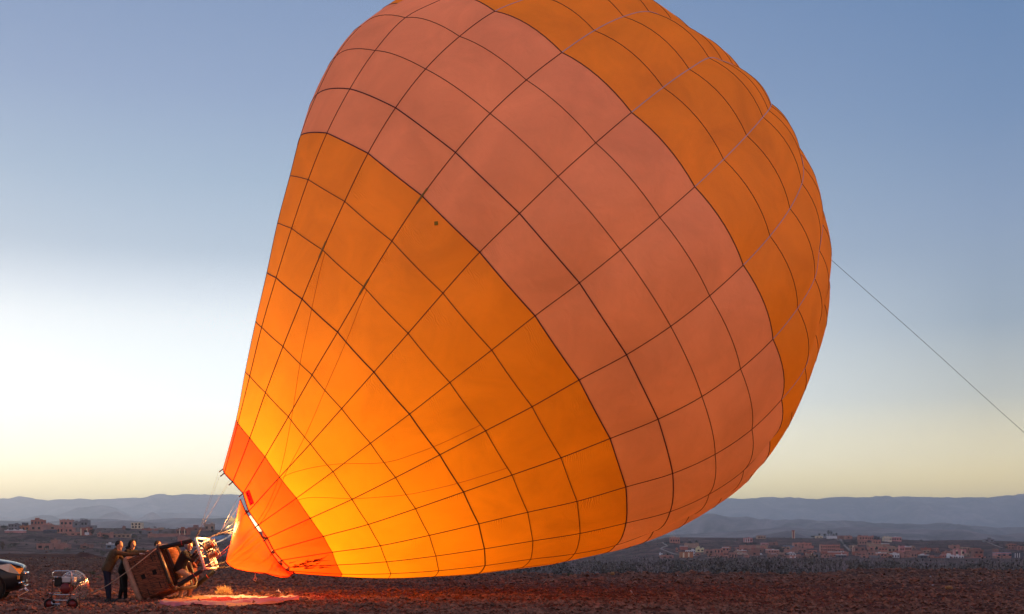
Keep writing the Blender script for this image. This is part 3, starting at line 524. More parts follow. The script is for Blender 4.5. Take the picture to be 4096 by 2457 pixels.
bas = thing('basket', (B0.x, B0.y, 0), 'large wicker basket tipped on its side with padded poles and burner frame', 'balloon basket')
def bp_(a, h, w_): return B0+ba*a+bh*h+bw*w_
def rrect(h0, h1, w0, w1, r=.16, n=5):
    L = []
    for (ch, cw, a0) in ((h1-r, w1-r, 0), (h0+r, w1-r, 90), (h0+r, w0+r, 180), (h1-r, w0+r, 270)):
        for k in range(n): a = R(a0+90*k/(n-1)); L.append((ch+r*math.cos(a), cw+r*math.sin(a))) if False else L.append((ch+r*(math.cos(a) if True else 0), cw+r*math.sin(a)))
    return L
# rounded rectangle cross-section, ordered
def rr2(g=0.0, n=5, r=.17):
    L = []
    for (cx, cy, a0) in ((HH-r, WW-r, 0), (r, WW-r, 90), (r, r, 180), (HH-r, r, 270)):
        for k in range(n):
            a = R(a0+90*k/(n-1)); L.append((cx+(r+g)*math.cos(a), cy+(r+g)*math.sin(a)))
    return L
mb = MB(); prof = [(0.03, -.03), (.15, .0), (.45, .012), (.75, .008), (LL, 0)]; L0 = rr2(); n = len(L0)
vs = []; fs = []
for (a, g) in prof: vs += [bp_(a, *q) for q in rr2(g)]
for (a, g) in reversed(prof[1:]): vs += [bp_(a, *q) for q in rr2(g-.05)]
for j in range(2*len(prof)-2): fs += [(j*n+k, j*n+(k+1) % n, (j+1)*n+(k+1) % n, (j+1)*n+k) for k in range(n)]
mb.add(vs, fs); mb.add([bp_(.03, *q) for q in rr2(-.03)], [tuple(range(n))]); mb.add([bp_(.14, *q) for q in rr2(-.03)], [tuple(range(n))[::-1]])
wk = mb.build('wicker_wall', M['wicker'], bas, True)
tb = MB(); L = rr2(.015)+[rr2(.015)[0]]; tb.tube([bp_(.05, *q) for q in L], .075, 10); tb.build('base_trim', M['leather'], bas, True)
tb = MB(); L = rr2(.02)+[rr2(.02)[0]]; tb.tube([bp_(LL, *q) for q in L], .055, 10); tb.build('rim', M['darkleather'], bas, True)
tb = MB(); tb.tube([bp_(LL, .1, .0), bp_(LL-.0, HH-.1, -.0)], .066, 10); tb.build('rim_padding', mat('worn_leather', (.1, .045, .018), .4, nscale=8), bas, True)
tb = MB(); tb.box(bp_(.55, HH/2, WW*.42), (.82, .05, HH-.08), Matrix((ba, bw, bh)).transposed()); tb.build('partition', mat('shaded_wicker', (.09, .035, .018), .7, nscale=25, c2=(.02, .008, .006)), bas)  # interior shade put into the partition's darker wicker colour
tb = MB(); tb.tube([bp_(LL, .06, WW*.42), bp_(LL, HH-.06, WW*.42)], .05, 8); tb.build('partition_rim', M['darkleather'], bas, True)
for a in (.38, .72):
    tb = MB(); tb.box(bp_(a, HH*.48, -.012), (.11, .05, .13), Matrix((ba, bw, bh)).transposed()); tb.build('foot_hole', M['hole'], bas)
for a in (.16, .5, .56, .87):
    tb = MB()
    for k in range(15):
        h = .08+k*.075
        if k % 5 != 4 or a == .5: tb.box(bp_(a+.006*math.sin(k*2.2), h, -.018), (.016, .016, .05), Matrix((ba, bw, bh)).transposed())
    tb.build('lacing', M['strapdark'], bas)
for (a, h) in ((.3, .97), (.78, .97), (.36, .14), (.74, .2)):
    tb = MB(); tb.tube([bp_(a, h+.09, -.02), bp_(a+.015, h+.07, -.06), bp_(a+.015, h-.07, -.06), bp_(a, h-.09, -.02)], .014, 6); tb.build('rope_handle', M['strapdark'], bas)
for k in range(26):      # standing willow stakes that read as ribs on the near wall
    pass
# willow rows standing proud, near side
tb = MB()
for k in range(22):
    h = .03+k*(HH-.06)/21; pts = [bp_(a, h+.004*math.sin(a*40+k), -.008-.012*math.sin(math.pi*a/LL)+.004*math.sin(a*60+k*1.7)) for a in np.linspace(.1, LL-.05, 14)]
    tb.tube(pts, .012, 5)
tb.build('willow_rows', M['wicker'], bas, True)
# padded poles
def pole(a, b, r=.062, nm='padded_pole'):
    o = MB(); L = (b-a); o.tube([a, a+L*.02, a+L*.98, b], [r*.7, r, r, r*.7], 12); q = o.build(nm, M['black'], bas, True)
    s = MB(); s.tube([a+L*.66, a+L*.69], r*1.06, 12); s.build('pole_strap', M['redcloth'], q, True)
    s = MB(); s.tube([b-L*.01, b+L.normalized()*.12], .018, 8); s.build('steel_rod', M['steel'], q, True)
Yn, Yf = 36.15, 37.45
BT, BB = R2(1795, 222, Yn+.0), R2(1950, 725, Yn+.0); FT, FB = R2(1985, 232, Yf), R2(2150, 718, Yf)
pole(R2(1195, 385, 36.0), R2(1740, 262, Yn)); pole(R2(1500, 1010, 36.0), R2(1905, 755, Yn)); pole(R2(1768, 1045, 37.5), R2(2108, 762, Yf)); pole(R2(1420, 345, 37.5), R2(1850, 310, Yf))
tb = MB(); tb.tube([R2(1690, 620, 37.3), R2(1750, 780, 37.25), R2(1812, 945, 37.2), R2(1790, 1030, 37.1), R2(1600, 1055, 36.7), R2(1470, 1055, 36.1)], .05, 8); tb.build('outer_rim', M['darkleather'], bas, True)
tb = MB(); tb.tube([R2(1225, 335, 36.6), R2(1420, 330, 37.4)], .03, 8); tb.build('rim_tube', M['leather'], bas, True)
# burner frame
bf = MB(); bf.tube([BT, BB], .036, 10); bf.tube([BT, FT], .03, 8); bf.tube([BB, FB], .03, 8); bf.tube([FT, FB], .032, 8)
bf.tube([BT.lerp(BB, .12), FT.lerp(FB, .3)], .016, 8); bf.tube([BT.lerp(BB, .33), FT.lerp(FB, .36)], .018, 8); bf.tube([BT.lerp(BB, .6), FT.lerp(FB, .63)], .018, 8); bf.tube([BT.lerp(BB, .93), FT.lerp(FB, .75)], .014, 8)
fr = bf.build('burner_frame', M['plate'], bas, True)
fd = (FB-FT).normalized(); fx = Vector((1, 0, 0)); fx = (fx-fd*fx.dot(fd)).normalized(); fz = fd.cross(fx)
for t0, t1 in ((.0, .3), (.3, .62), (.62, 1.0)):
    pn = MB(); c = FT.lerp(FB, (t0+t1)/2)-fx*.03; pn.box(c, (.19 if t0 > .1 else .2, .03, (FB-FT).length*(t1-t0)-.01), Matrix((fx, fz, fd)).transposed()); pn.build('heat_shield', M['plate'], fr, bevel=.008)
pn = MB(); c = BT.lerp(BB, .35); pn.box(c, (.085, .06, .12), Matrix((fx, fz, fd)).transposed()); pn.build('clamp', M['steel'], fr)
bdir = Vector((.86, .22, .40)).normalized()
M['copper'] = mat('hot_steel', (.16, .1, .07), .4, .8, nscale=20, namt=.4)
for (x, y, Y) in ((2000, 345, 36.75), (2060, 490, 36.75)):
    c = R2(x, y, Y); bb = MB(); bb.lathe(c-bdir*.12, bdir, [(0, .03), (0, .105), (.02, .115), (.2, .12), (.26, .125), (.26, .11), (.02, .09), (.02, .0)], 20)
    bu = bb.build('burner', mat('burner_metal', (.2, .15, .12), .35, .9), bas, True)
    cc = MB(); a_ = bdir.orthogonal().normalized(); b_ = bdir.cross(a_)
    cc.tube([c-bdir*.1+bdir*(k/60*.34)+(a_*math.cos(k*.63)+b_*math.sin(k*.63))*.128 for k in range(61)], .007, 5); cc.build('coil', M['copper'], bu, True)
    cc = MB(); p = c-bdir*.15; cc.tube([p, p-bdir*.16, p-bdir*.2-Vector((0, 0, .08))], .025, 8); cc.box(p-bdir*.08+Vector((0, 0, .05)), (.07, .05, .05)); cc.box(p-bdir*.16-Vector((.02, 0, .05)), (.05, .08, .04)); cc.tube([p-bdir*.1, p-bdir*.1+Vector((-.13, -.04, .03))], .009, 6); cc.build('valve_block', M['copper'], bu)
    cc = MB(); cc.tube([p-bdir*.2-Vector((0, 0, .08)), p+Vector((-.25, -.05, -.25)), BB.lerp(FB, .3)+Vector((-.05, 0, .08))], .014, 6); cc.build('fuel_hose', M['black'], bu, True)
for (a, b) in (((1880, 380), (2060, 330)), ((1890, 470), (2090, 420)), ((1900, 540), (2080, 520)), ((1930, 350), (2020, 560))):
    cc = MB(); cc.tube([R2(*a, 36.6), R2(*b, 36.9)], .008, 6); cc.build('burner_bar', M['steel'], fr, True)
cc = MB()
for k in range(5): cc.box(R2(1905+random.random()*150, 350+random.random()*190, 36.7+random.random()*.1), (.05, .05, .035), Matrix.Rotation(random.random(), 3, 'Y'))
cc.build('fittings', M['copper'], fr)

# suspension lines from the frame corners to the mouth tapes
def chain(a, b, nm='chain'):
    L = (b-a); n = max(3, int(L.length/.075)); cb_ = MB(); d = L.normalized(); s1 = d.orthogonal().normalized(); s2 = d.cross(s1)
    for k in range(n):
        c = a+L*((k+.5)/n); s_ = s1 if k % 2 else s2; cb_.tube([c+d*.052*math.cos(q)+s_*.022*math.sin(q) for q in np.linspace(0, 6.2832, 9)], .008, 5, False)
    cb_.build(nm, M['cable'], env, True)
def cable(a, b, r=.006, nm='suspension_cable', sag=.0, m=None, par=None):
    cb_ = MB(); cb_.tube([a.lerp(b, k/6)-Vector((0, 0, sag*math.sin(math.pi*k/6))) for k in range(7)], r, 5); return cb_.build(nm, m or M['cable'], par or env, True)
KT, KF, KB, KG = BT+Vector((.1, .05, .22)), FT+Vector((.36, .0, .16)), BB+Vector((.42, .1, .12)), FB+Vector((.38, .02, .04))
for a, b in ((BT, KT), (FT, KF), (BB, KB), (FB, KG)): chain(a, b)
for g_, k in [(g_, KT) for g_ in (22, 0, 1, 2)]+[(g_, KF) for g_ in (3, 4, 5, 18, 20)]+[(g_, KB) for g_ in (6, 7, 8, 9)]+[(g_, KG) for g_ in (10, 12, 14, 16)]:
    cable(k, Vector(rw[0, g_])-AX*.18, .0026)
cable(FT, at(934, 2115, 36.8), .005); cable(KF, at(928, 2132, 36.8), .005)
cable(BB, R2(2300, 440, 36.5), .01, 'control_line', 0, M['redcloth']); cable(BB+Vector((0, 0, .03)), at(1010, 2100, 37), .008, 'control_line', 0, M['redcloth'])
chain(FB, at(906, 2266, 36.75)); chain(FB+Vector((-.02, 0, .1)), at(906, 2248, 36.75))

# ---------------------------------------------------------------- flame
def flame_mat(name, stops, dens, es):
    m = bpy.data.materials.new(name); m.use_nodes = True; t = m.node_tree; t.nodes.clear(); o = t.nodes.new('ShaderNodeOutputMaterial')
    e = t.nodes.new('ShaderNodeEmission'); tr = t.nodes.new('ShaderNodeBsdfTransparent'); mx = t.nodes.new('ShaderNodeMixShader')
    tc = t.nodes.new('ShaderNodeTexCoord'); n = t.nodes.new('ShaderNodeTexNoise'); n.inputs['Scale'].default_value = 6; n.inputs['Detail'].default_value = 6; n.inputs['Distortion'].default_value = 1.2
    t.links.new(tc.outputs['Object'], n.inputs['Vector']); r = t.nodes.new('ShaderNodeValToRGB'); r.color_ramp.elements[0].position = .38; r.color_ramp.elements[1].position = .68
    r.color_ramp.elements[0].color = (dens[0],)*3+(1,); r.color_ramp.elements[1].color = (dens[1],)*3+(1,)
    t.links.new(n.outputs[0], r.inputs[0]); lw = t.nodes.new('ShaderNodeLayerWeight'); lw.inputs[0].default_value = .35
    mu = t.nodes.new('ShaderNodeMath'); mu.operation = 'SUBTRACT'; mu.inputs[0].default_value = 1.0; t.links.new(lw.outputs['Facing'], mu.inputs[1])
    m3 = t.nodes.new('ShaderNodeMath'); m3.operation = 'MULTIPLY'; t.links.new(mu.outputs[0], m3.inputs[0]); t.links.new(r.outputs[0], m3.inputs[1])
    t.links.new(m3.outputs[0], mx.inputs[0]); e.inputs[0].default_value = (*stops, 1); e.inputs[1].default_value = es
    t.links.new(tr.outputs[0], mx.inputs[1]); t.links.new(e.outputs[0], mx.inputs[2]); t.links.new(mx.outputs[0], o.inputs[0]); return m
NZ = R2(2085, 335, 36.8); FE = Vector((-6.2, 37.7, 3.2)); fax = (FE-NZ).normalized()
fl = thing('burner_flame', tuple(NZ), 'blue and white burner flame shooting from the upper burner into the balloon mouth', 'flame')
def flame(nm, s0, s1, prof, m, jit, seed):
    q = np.random.default_rng(seed); b_ = MB(); L = (FE-NZ).length; a_ = fax.orthogonal().normalized(); c_ = fax.cross(a_); n1, n2 = 22, 16; vs = []
    for j in range(n1+1):
        s = s0+(s1-s0)*j/n1; r_ = np.interp(s, prof[0], prof[1]); ce = NZ+fax*L*s+a_*jit*.6*math.sin(s*9+seed)+c_*jit*.6*math.cos(s*7)
        for k in range(n2):
            an = 2*math.pi*k/n2; rr_ = r_*(1+jit*2*noise.noise(Vector((math.cos(an)*1.5, math.sin(an)*1.5, s*12+seed)))); vs.append(ce+(a_*math.cos(an)+c_*math.sin(an))*rr_)
    b_.add(vs, [(j*n2+k, j*n2+(k+1) % n2, (j+1)*n2+(k+1) % n2, (j+1)*n2+k) for j in range(n1) for k in range(n2)]); return b_.build(nm, m, fl, True)
flame('blue_flame', .0, .34, ([0, .1, .2, .34], [.03, .07, .13, .2]), flame_mat('blue_flame', (.25, .5, 1), (.0, .3), .6), .45, 3)
flame('white_jet', .0, .36, ([0, .2, .36], [.015, .025, .045]), flame_mat('white_jet', (1, .7, .5), (.0, .75), 1.0), .35, 4)
flame('yellow_flame', .18, .4, ([.18, .27, .34, .4], [.02, .11, .2, .26]), flame_mat('yellow_flame', (1, .62, .22), (.0, .5), .9), .6, 5)
flame('hot_core', .36, 1.0, ([.36, .5, .7, .9, 1], [.18, .28, .34, .25, .02]), flame_mat('hot_core', (1, .66, .32), (.4, .9), 4), .3, 6)
def plight(p, e, r, c):
    l = bpy.data.lights.new('flame_light', 'POINT'); l.energy = e; l.shadow_soft_size = r; l.color = c
    o = bpy.data.objects.new('flame_light', l); col.objects.link(o); o.location = Vector(p)-NZ; o.parent = fl; return o
FL = 1.0
plight((-6.5, 37.5, 2.85), 390*FL, .3, (1, .47, .12))
plight(MC+AX*3.2, 1060*FL, .5, (1, .47, .12))
plight(MC+AX*6.4, 570*FL, .8, (1, .46, .12))
plight(NZ+fax*1.25, 1300*FL, .2, (1, .46, .13))
plight(NZ+fax*.55+Vector((0, -.18, .2)), 400*FL, .16, (1, .5, .16))
# ---------------------------------------------------------------- people
M['skin'] = mat('skin', (.45, .22, .14), .55, nscale=12, namt=.15); M['hair'] = mat('dark_hair', (.02, .013, .01), .7)
M['shoe'] = mat('black_shoe', (.012, .01, .01), .6); M['browjacket'] = mat('olive_brown_jacket', (.095, .05, .018), .8, nscale=7, namt=.3, bump=.4, bscale=14)
M['navy'] = mat('navy_trousers', (.009, .012, .03), .85, nscale=6, bump=.3, bscale=12); M['blackcloth'] = mat('black_cloth', (.009, .007, .007), .85, nscale=6, bump=.35, bscale=14)
M['khaki'] = mat('khaki_trousers', (.36, .25, .15), .85, nscale=8, namt=.25, bump=.5, bscale=12); M['grey'] = mat('grey_knit', (.22, .21, .22), .9); M['glove'] = mat('pale_glove', (.6, .55, .5), .8)
M['maroon'] = mat('maroon_cloth', (.12, .03, .022), .85, nscale=6); M['white'] = mat('white_plastic', (.75, .75, .76), .5)
def remesh(name, mb, size, mats, segs, parent):
    o0 = wloc(parent); me = bpy.data.meshes.new('raw'); me.from_pydata([tuple(Vector(p)-o0) for p in mb.v], [], mb.f); me.update()
    tmp = bpy.data.objects.new('raw', me); col.objects.link(tmp); md = tmp.modifiers.new('r', 'REMESH'); md.mode = 'VOXEL'; md.voxel_size = size; md.use_smooth_shade = True
    s = tmp.modifiers.new('s', 'SMOOTH'); s.iterations = 2; s.factor = .5
    dg = bpy.context.evaluated_depsgraph_get(); dg.update(); m2 = bpy.data.meshes.new_from_object(tmp.evaluated_get(dg)); bpy.data.objects.remove(tmp)
    m2.name = name; m2.materials.clear(); ml = []
    for s_ in segs:
        if s_[3] not in ml: ml.append(s_[3])
    for k in ml: m2.materials.append(M[k])
    n = len(m2.polygons); C = np.empty(n*3); m2.polygons.foreach_get('center', C); C = C.reshape(-1, 3)+np.array(o0); best = np.full(n, 1e9); idx = np.zeros(n, np.int32)
    for (a, b, r_, k) in segs:
        a = np.array(a); b = np.array(b); d = b-a; t = np.clip(((C-a)@d)/max(d@d, 1e-9), 0, 1); q = np.linalg.norm(C-a-t[:, None]*d, axis=1)-r_
        u = q < best; best[u] = q[u]; idx[u] = ml.index(k)
    m2.polygons.foreach_set('material_index', idx); m2.polygons.foreach_set('use_smooth', np.ones(n, bool)); m2.update()
    return link(name, m2, parent)
def person(label, Y0, J, mats, hair=None, hood=None, facing=Vector((1, 0, 0)), glove=None, group=None):
    """J: joints in crop pixels (x, y, depth offset); mats: torso, legs, hands; limbs taper towards wrist and ankle"""
    P = {k: R2(v[0], v[1], Y0+(v[2] if len(v) > 2 else 0)) for k, v in J.items() if k not in ('face', 'beard', 'free1', 'free2')}
    g0 = P['an1']; top = thing('person', (P['pel'].x, P['pel'].y, terr1(g0.x, g0.y)), label, 'person', group); mb = MB(); sg = []
    def cap(a, b, ra, rb, k, n=12):
        a, b = Vector(a), Vector(b); mb.tube([a.lerp(b, t) for t in (0, .33, .66, 1)], [ra+(rb-ra)*t for t in (0, .33, .66, 1)], n); mb.ball(a, ra, None, 12, 8); mb.ball(b, rb, None, 12, 8); sg.append((tuple(a), tuple(b), (ra+rb)/2*.9, k))
    T_, L_, H_ = mats; up = (P['nk']-P['pel']).normalized()
    sw = (P['sh2']-P['sh1'])*.5
    mid = P['pel'].lerp(P['nk'], .42); chest = P['pel'].lerp(P['nk'], .76)
    for s in (-1, 1):
        cap(P['pel']+sw*.42*s, mid+sw*.38*s, .135, .12, T_); cap(mid+sw*.38*s, chest+sw*.45*s, .125, .135, T_)
    cap(P['pel']-up*.02, mid, .15, .145, T_); cap(mid, chest, .15, .15, T_); cap(P['sh1'], P['sh2'], .078, .078, T_); cap(chest, P['nk'], .13, .075, T_)
    for s in '12':
        cap(P['sh'+s], P['el'+s], .072, .05, T_); cap(P['el'+s], P['wr'+s], .052, .036, T_)
        cap(P['hip'+s], P['kn'+s], .105, .072, L_); cap(P['kn'+s], P['an'+s], .072, .05, L_); cap(P['an'+s], P['an'+s]-Vector((0, 0, .05)), .052, .045, 'shoe')
        h = P['hd'+s]; w_ = P['wr'+s]; d = (h-w_).normalized(); sd = d.cross(Vector((0, 0, 1))).normalized() if abs(d.z) < .9 else Vector((0, 1, 0)); nrm = sd.cross(d)
        hm_ = glove[int(s)-1] if glove else H_
        mb.box(w_+d*.06, (.1, .075, .032), Matrix((d, sd, nrm)).transposed()); sg.append((tuple(w_+d*.03), tuple(w_+d*.16), .035, hm_))
        for f_ in range(4):
            b0 = w_+d*.1+sd*(-.028+.019*f_); ln = (.068, .078, .073, .055)[f_]; mb.tube([b0, b0+d*ln*.5-nrm*.008, b0+d*ln*.85-nrm*.03, b0+d*ln-nrm*.045], [.010, .009, .0085, .007], 7)
        mb.tube([w_+d*.03-sd*.03, w_+d*.07-sd*.055-nrm*.01, w_+d*.1-sd*.06-nrm*.025], [.013, .011, .009], 7)
        f0 = P['an'+s]; ft = P['ft'+s]; fd_ = (ft-f0); fd_.z = 0; L = max(fd_.length, .14); fd_ = fd_.normalized() if fd_.length > .01 else facing
        if not (J.get('free'+s)):
            zz = terr1(f0.x, f0.y)+.045
            for q, r_ in ((-.05, .046), (.05, .05), (.13, .048), (.19, .038)): mb.ball(Vector((f0.x, f0.y, 0))+fd_*q+Vector((0, 0, zz)), (r_*1.35, r_*1.1, r_), None, 12, 8)
            cap(P['an'+s], Vector((f0.x, f0.y, zz+.02)), .05, .05, 'shoe'); sg.append((tuple(Vector((f0.x, f0.y, zz))-fd_*.05), tuple(Vector((f0.x, f0.y, zz))+fd_*.2), .06, 'shoe'))
        else:
            q = (ft-f0).normalized(); cap(f0, f0+q*.16, .048, .038, 'shoe')
    hc = P['hc']; hu = (hc-P['nk']).normalized().lerp(Vector((0, 0, 1)), .4).normalized(); fc = J['face']; fc = Vector(fc).normalized(); fc = (fc-hu*fc.dot(hu)).normalized(); sdv = hu.cross(fc)
    MH = Matrix((fc, sdv, hu)).transposed(); cap(P['nk'], hc-hu*.06, .062, .055, 'skin')
    mb.ball(hc+hu*.02-fc*.01, (.098, .078, .112), MH, 18, 14); mb.ball(hc+fc*.028-hu*.05, (.066, .056, .07), MH, 14, 10); sg.append((tuple(hc+hu*.03), tuple(hc-hu*.07+fc*.03), .085, 'skin'))
    mb.ball(hc+fc*.098-hu*.018, (.02, .013, .026), MH, 10, 8); mb.tube([hc+fc*.085+hu*.02, hc+fc*.105-hu*.028], [.009, .014], 8); mb.ball(hc+fc*.086-hu*.068, (.013, .024, .01), MH, 10, 6); mb.ball(hc+fc*.078-hu*.098, (.022, .024, .02), MH, 10, 6)
    mb.ball(hc+fc*.082+hu*.026, (.02, .048, .012), MH, 10, 6)
    for s in (-1, 1): mb.ball(hc+sdv*s*.078-hu*.005-fc*.01, (.02, .012, .032), MH, 10, 8)
    body = remesh('body', mb, .0095, mats, sg, top)
    for s in (-1, 1):
        e = MB(); e.ball(hc+fc*.084+sdv*s*.032+hu*.006, (.008, .012, .007), MH, 10, 6); e.build('eye', M['hair'], top, True)
    if hair:
        hb_ = MB(); hb_.ball(hc+hu*.034-fc*(.024 if hair == 'short' else .035), (.098, .084, .108 if hair == 'short' else .1), MH, 18, 12); hb_.build('hair', M['hair'], top, True)
    if hair == 'beard' or J.get('beard'):
        hb_ = MB(); hb_.ball(hc+fc*.048-hu*.092, (.052, .052, .034), MH, 14, 8); hb_.build('beard', M['grey' if J.get('beard') == 'grey' else 'hair'], top, True)
    if hood:
        h = MB(); n1, n2 = 10, 16; vs = []
        for j in range(n1+1):
            a = math.pi*.62*j/n1; 
            for k in range(n2): b = 2*math.pi*k/n2; vs.append(hc+hu*.02-fc*.018+MH@Vector((-math.cos(a)*.128, math.sin(a)*math.cos(b)*.108, math.sin(a)*math.sin(b)*.138)))
        h.add(vs, [(j*n2+k, j*n2+(k+1) % n2, (j+1)*n2+(k+1) % n2, (j+1)*n2+k) for j in range(n1) for k in range(n2)]); h.tube([P['nk']-fc*.05, hc-hu*.1-fc*.05], [.12, .1], 12)
        o = h.build('hood', M[hood], top, True); s = o.modifiers.new('s', 'SOLIDIFY'); s.thickness = .014
    return top
person('balding man in olive brown jacket and navy trousers leaning to push the basket', 36.0,
   dict(hc=(528, 345, .1), nk=(478, 420, .1), sh1=(490, 462, -.1), sh2=(470, 452, .3), pel=(330, 720, .1), hip1=(318, 765, 0), hip2=(335, 765, .2), kn1=(350, 1000, 0), kn2=(325, 1000, .22), an1=(365, 1205, 0), an2=(345, 1205, .22),
        ft1=(470, 1275, -.05), ft2=(440, 1275, .25), el1=(670, 492, -.1), wr1=(850, 482, -.05), hd1=(930, 475, 0), el2=(585, 570, .35), wr2=(720, 615, .45), hd2=(780, 600, .5), face=(1, -.1, -.12)), ('browjacket', 'navy', 'skin'), hair='back', glove=('glove', 'skin'))
person('man in a black hooded jacket with moustache pushing, behind the man in olive', 36.75,
   dict(hc=(748, 335, 0), nk=(700, 425, 0), sh1=(655, 450, -.2), sh2=(690, 440, .2), pel=(595, 750, 0), hip1=(605, 790, -.08), hip2=(590, 790, .14), kn1=(622, 1020, -.1), kn2=(578, 1010, .2), an1=(632, 1200, -.1), an2=(538, 1195, .2),
        ft1=(740, 1260, -.15), ft2=(600, 1255, .2), el1=(820, 470, -.1), wr1=(960, 450, .1), hd1=(1035, 440, .2), el2=(830, 450, .4), wr2=(970, 440, .5), hd2=(1040, 430, .6), face=(.8, -.55, -.08)), ('blackcloth', 'blackcloth', 'skin'), hood='blackcloth')
person('dark haired man of whom only the head shows behind the basket', 38.2,
   dict(hc=(1172, 338, 0), nk=(1150, 420, 0), sh1=(1150, 460, -.2), sh2=(1150, 460, .2), pel=(1080, 720, 0), hip1=(1080, 760, -.1), hip2=(1080, 760, .1), kn1=(1110, 960, -.1), kn2=(1060, 960, .1), an1=(1050, 1150, -.1), an2=(1000, 1150, .1),
        ft1=(1120, 1210, -.1), ft2=(1070, 1210, .1), el1=(1250, 520, -.25), wr1=(1330, 430, -.25), hd1=(1370, 420, -.2), el2=(1260, 520, .25), wr2=(1340, 430, .3), hd2=(1380, 420, .3), face=(1, -.2, -.1)), ('blackcloth', 'navy', 'skin'), hair='short')
person('grey bearded pilot in black jacket, grey hood and khaki trousers holding the burner frame', 36.7,
   dict(hc=(1688, 350, -.1), nk=(1655, 440, -.1), sh1=(1590, 500, -.25), sh2=(1640, 480, .18), pel=(1525, 715, -.1), hip1=(1520, 760, -.2), hip2=(1520, 760, .05), kn1=(1700, 850, -.28), kn2=(1590, 990, .05), an1=(1525, 930, -.15), an2=(1545, 1185, .05),
        ft1=(1470, 980, -.15), ft2=(1480, 1250, .0), el1=(1745, 600, -.25), wr1=(1835, 500, -.2), hd1=(1872, 455, -.2), el2=(1730, 560, .1), wr2=(1785, 465, 0), hd2=(1822, 405, -.1), face=(1, -.35, .35), free1=1, beard='grey'), ('blackcloth', 'khaki', 'skin'), hair='back', hood='grey')
person('crouching helper in dark maroon clothes and pale glove behind the pilot', 37.9,
   dict(hc=(1690, 560, .1), nk=(1700, 630, .1), sh1=(1730, 660, -.1), sh2=(1745, 650, .25), pel=(1765, 850, 0), hip1=(1750, 880, -.1), hip2=(1770, 880, .12), kn1=(1710, 1020, -.1), kn2=(1730, 1010, .15), an1=(1680, 1160, -.1), an2=(1700, 1150, .15),
        ft1=(1640, 1215, -.1), ft2=(1660, 1210, .15), el1=(1800, 690, -.2), wr1=(1740, 620, -.3), hd1=(1700, 605, -.3), el2=(1810, 640, .2), wr2=(1870, 560, .1), hd2=(1890, 520, .1), face=(-.6, -.6, .1)), ('maroon', 'maroon', 'skin'), hair='short', glove=('glove', 'skin'))

# swap bent-leg joints handled above; ---------------------------------------- inflation fan
R6 = lambda x, y, Y: at(x/5.357, 2180+y/5.357, Y)
Yc = 32.4; zg = terr1(R6(1300, 1300, Yc).x, Yc)
fan = thing('inflation_fan', (R6(1300, 1360, Yc).x, Yc, zg), 'petrol engine inflation fan on a two wheeled steel tube cart', 'fan')
Y1, Y2 = Yc-.05, Yc+.55
fb = MB()
def loop(x0, x1, yt, yb, Y, r=.016, rc=28):
    return [R6(x0, yb, Y), R6(x0, yt+rc, Y), R6(x0+rc*.3, yt+rc*.3, Y), R6(x0+rc, yt, Y), R6(x1-rc, yt, Y), R6(x1-rc*.3, yt+rc*.3, Y), R6(x1, yt+rc, Y), R6(x1-8, yb, Y)]
fb.tube([R6(1105, 1190, Y1), R6(1135, 620, Y1), R6(1150, 580, Y1), R6(1190, 562, Y1), R6(1480, 562, Y1), R6(1520, 585, Y1), R6(1535, 625, Y1), R6(1495, 1190, Y1)], .017, 8)
fb.tube([R6(1330, 1060, Y2), R6(1345, 680, Y2), R6(1380, 648, Y2), R6(1670, 648, Y2), R6(1710, 680, Y2), R6(1722, 730, Y2), R6(1695, 1340, Y2)], .015, 8)
for a, b, Ya, Yb in (((1130, 770), (1170, 765), Y1, Y1), ((1520, 780), (1722, 755), Y1, Y2), ((1100, 1068), (1500, 1068), Y1, Y1), ((1500, 1070), (1705, 1045), Y1, Y2), ((1060, 1045), (1330, 1035), Y1, Y2), ((1100, 1188), (1490, 1188), Y1, Y1), ((1130, 1268), (1470, 1268), Y1, Y1), ((1200, 1290), (1330, 1330), Y1, Y1), ((1330, 1332), (1660, 1335), Y1, Y1), ((1620, 1295), (1745, 1335), Y1, Y2), ((1100, 1200), (1130, 1300), Y1, Y1), ((1490, 1190), (1500, 1290), Y1, Y1), ((1135, 690), (1240, 690), Y1, Y1), ((1390, 648), (1450, 590), Y2, Y2)):
    fb.tube([R6(*a, Ya), R6(*b, Yb)], .014, 8)
fb.build('cart_frame', M['steel'], fan, True)
M['rubber'] = mat('black_rubber', (.012, .011, .011), .8); M['redmetal'] = mat('red_metal', (.16, .007, .006), .4, spec=.5); M['whitetank'] = mat('white_tank', (.6, .56, .52), .35, spec=.5); M['engineblack'] = mat('black_metal', (.01, .01, .01), .4)
def wheel(c, ax, r, wd, par, rim='redmetal', nm='wheel', tr=.3):
    w_ = MB(); w_.lathe(c-ax*wd/2, ax, [(0, r*(1-tr)), (0, r*.93), (wd*.15, r), (wd*.85, r), (wd, r*.93), (wd, r*(1-tr)), (0, r*(1-tr))], 28); o = w_.build(nm, M['rubber'], par, True)
    w_ = MB(); w_.lathe(c-ax*wd*.4, ax, [(0, 0), (0, r*.15), (wd*.25, r*.2), (wd*.2, r*.5), (0, r*.62), (0, r*(1-tr)), (wd*.8, r*(1-tr)), (wd*.8, 0)], 28); w_.build('rim', M[rim], o, True); return o
axw = Vector((-.5, -.86, 0)).normalized()
axw = Vector((.42, -.9, 0)).normalized()
wheel(R6(1062, 1265, Y1)-Vector((.0, .0, 0)), axw, .132, .075, fan); wheel(R6(1545, 1272, Y1-.03), axw, .138, .075, fan)
tb = MB(); tb.tube([R6(1062, 1265, Y1), R6(1545, 1272, Y1-.03)], .012, 8); tb.build('axle', M['steel'], fan)
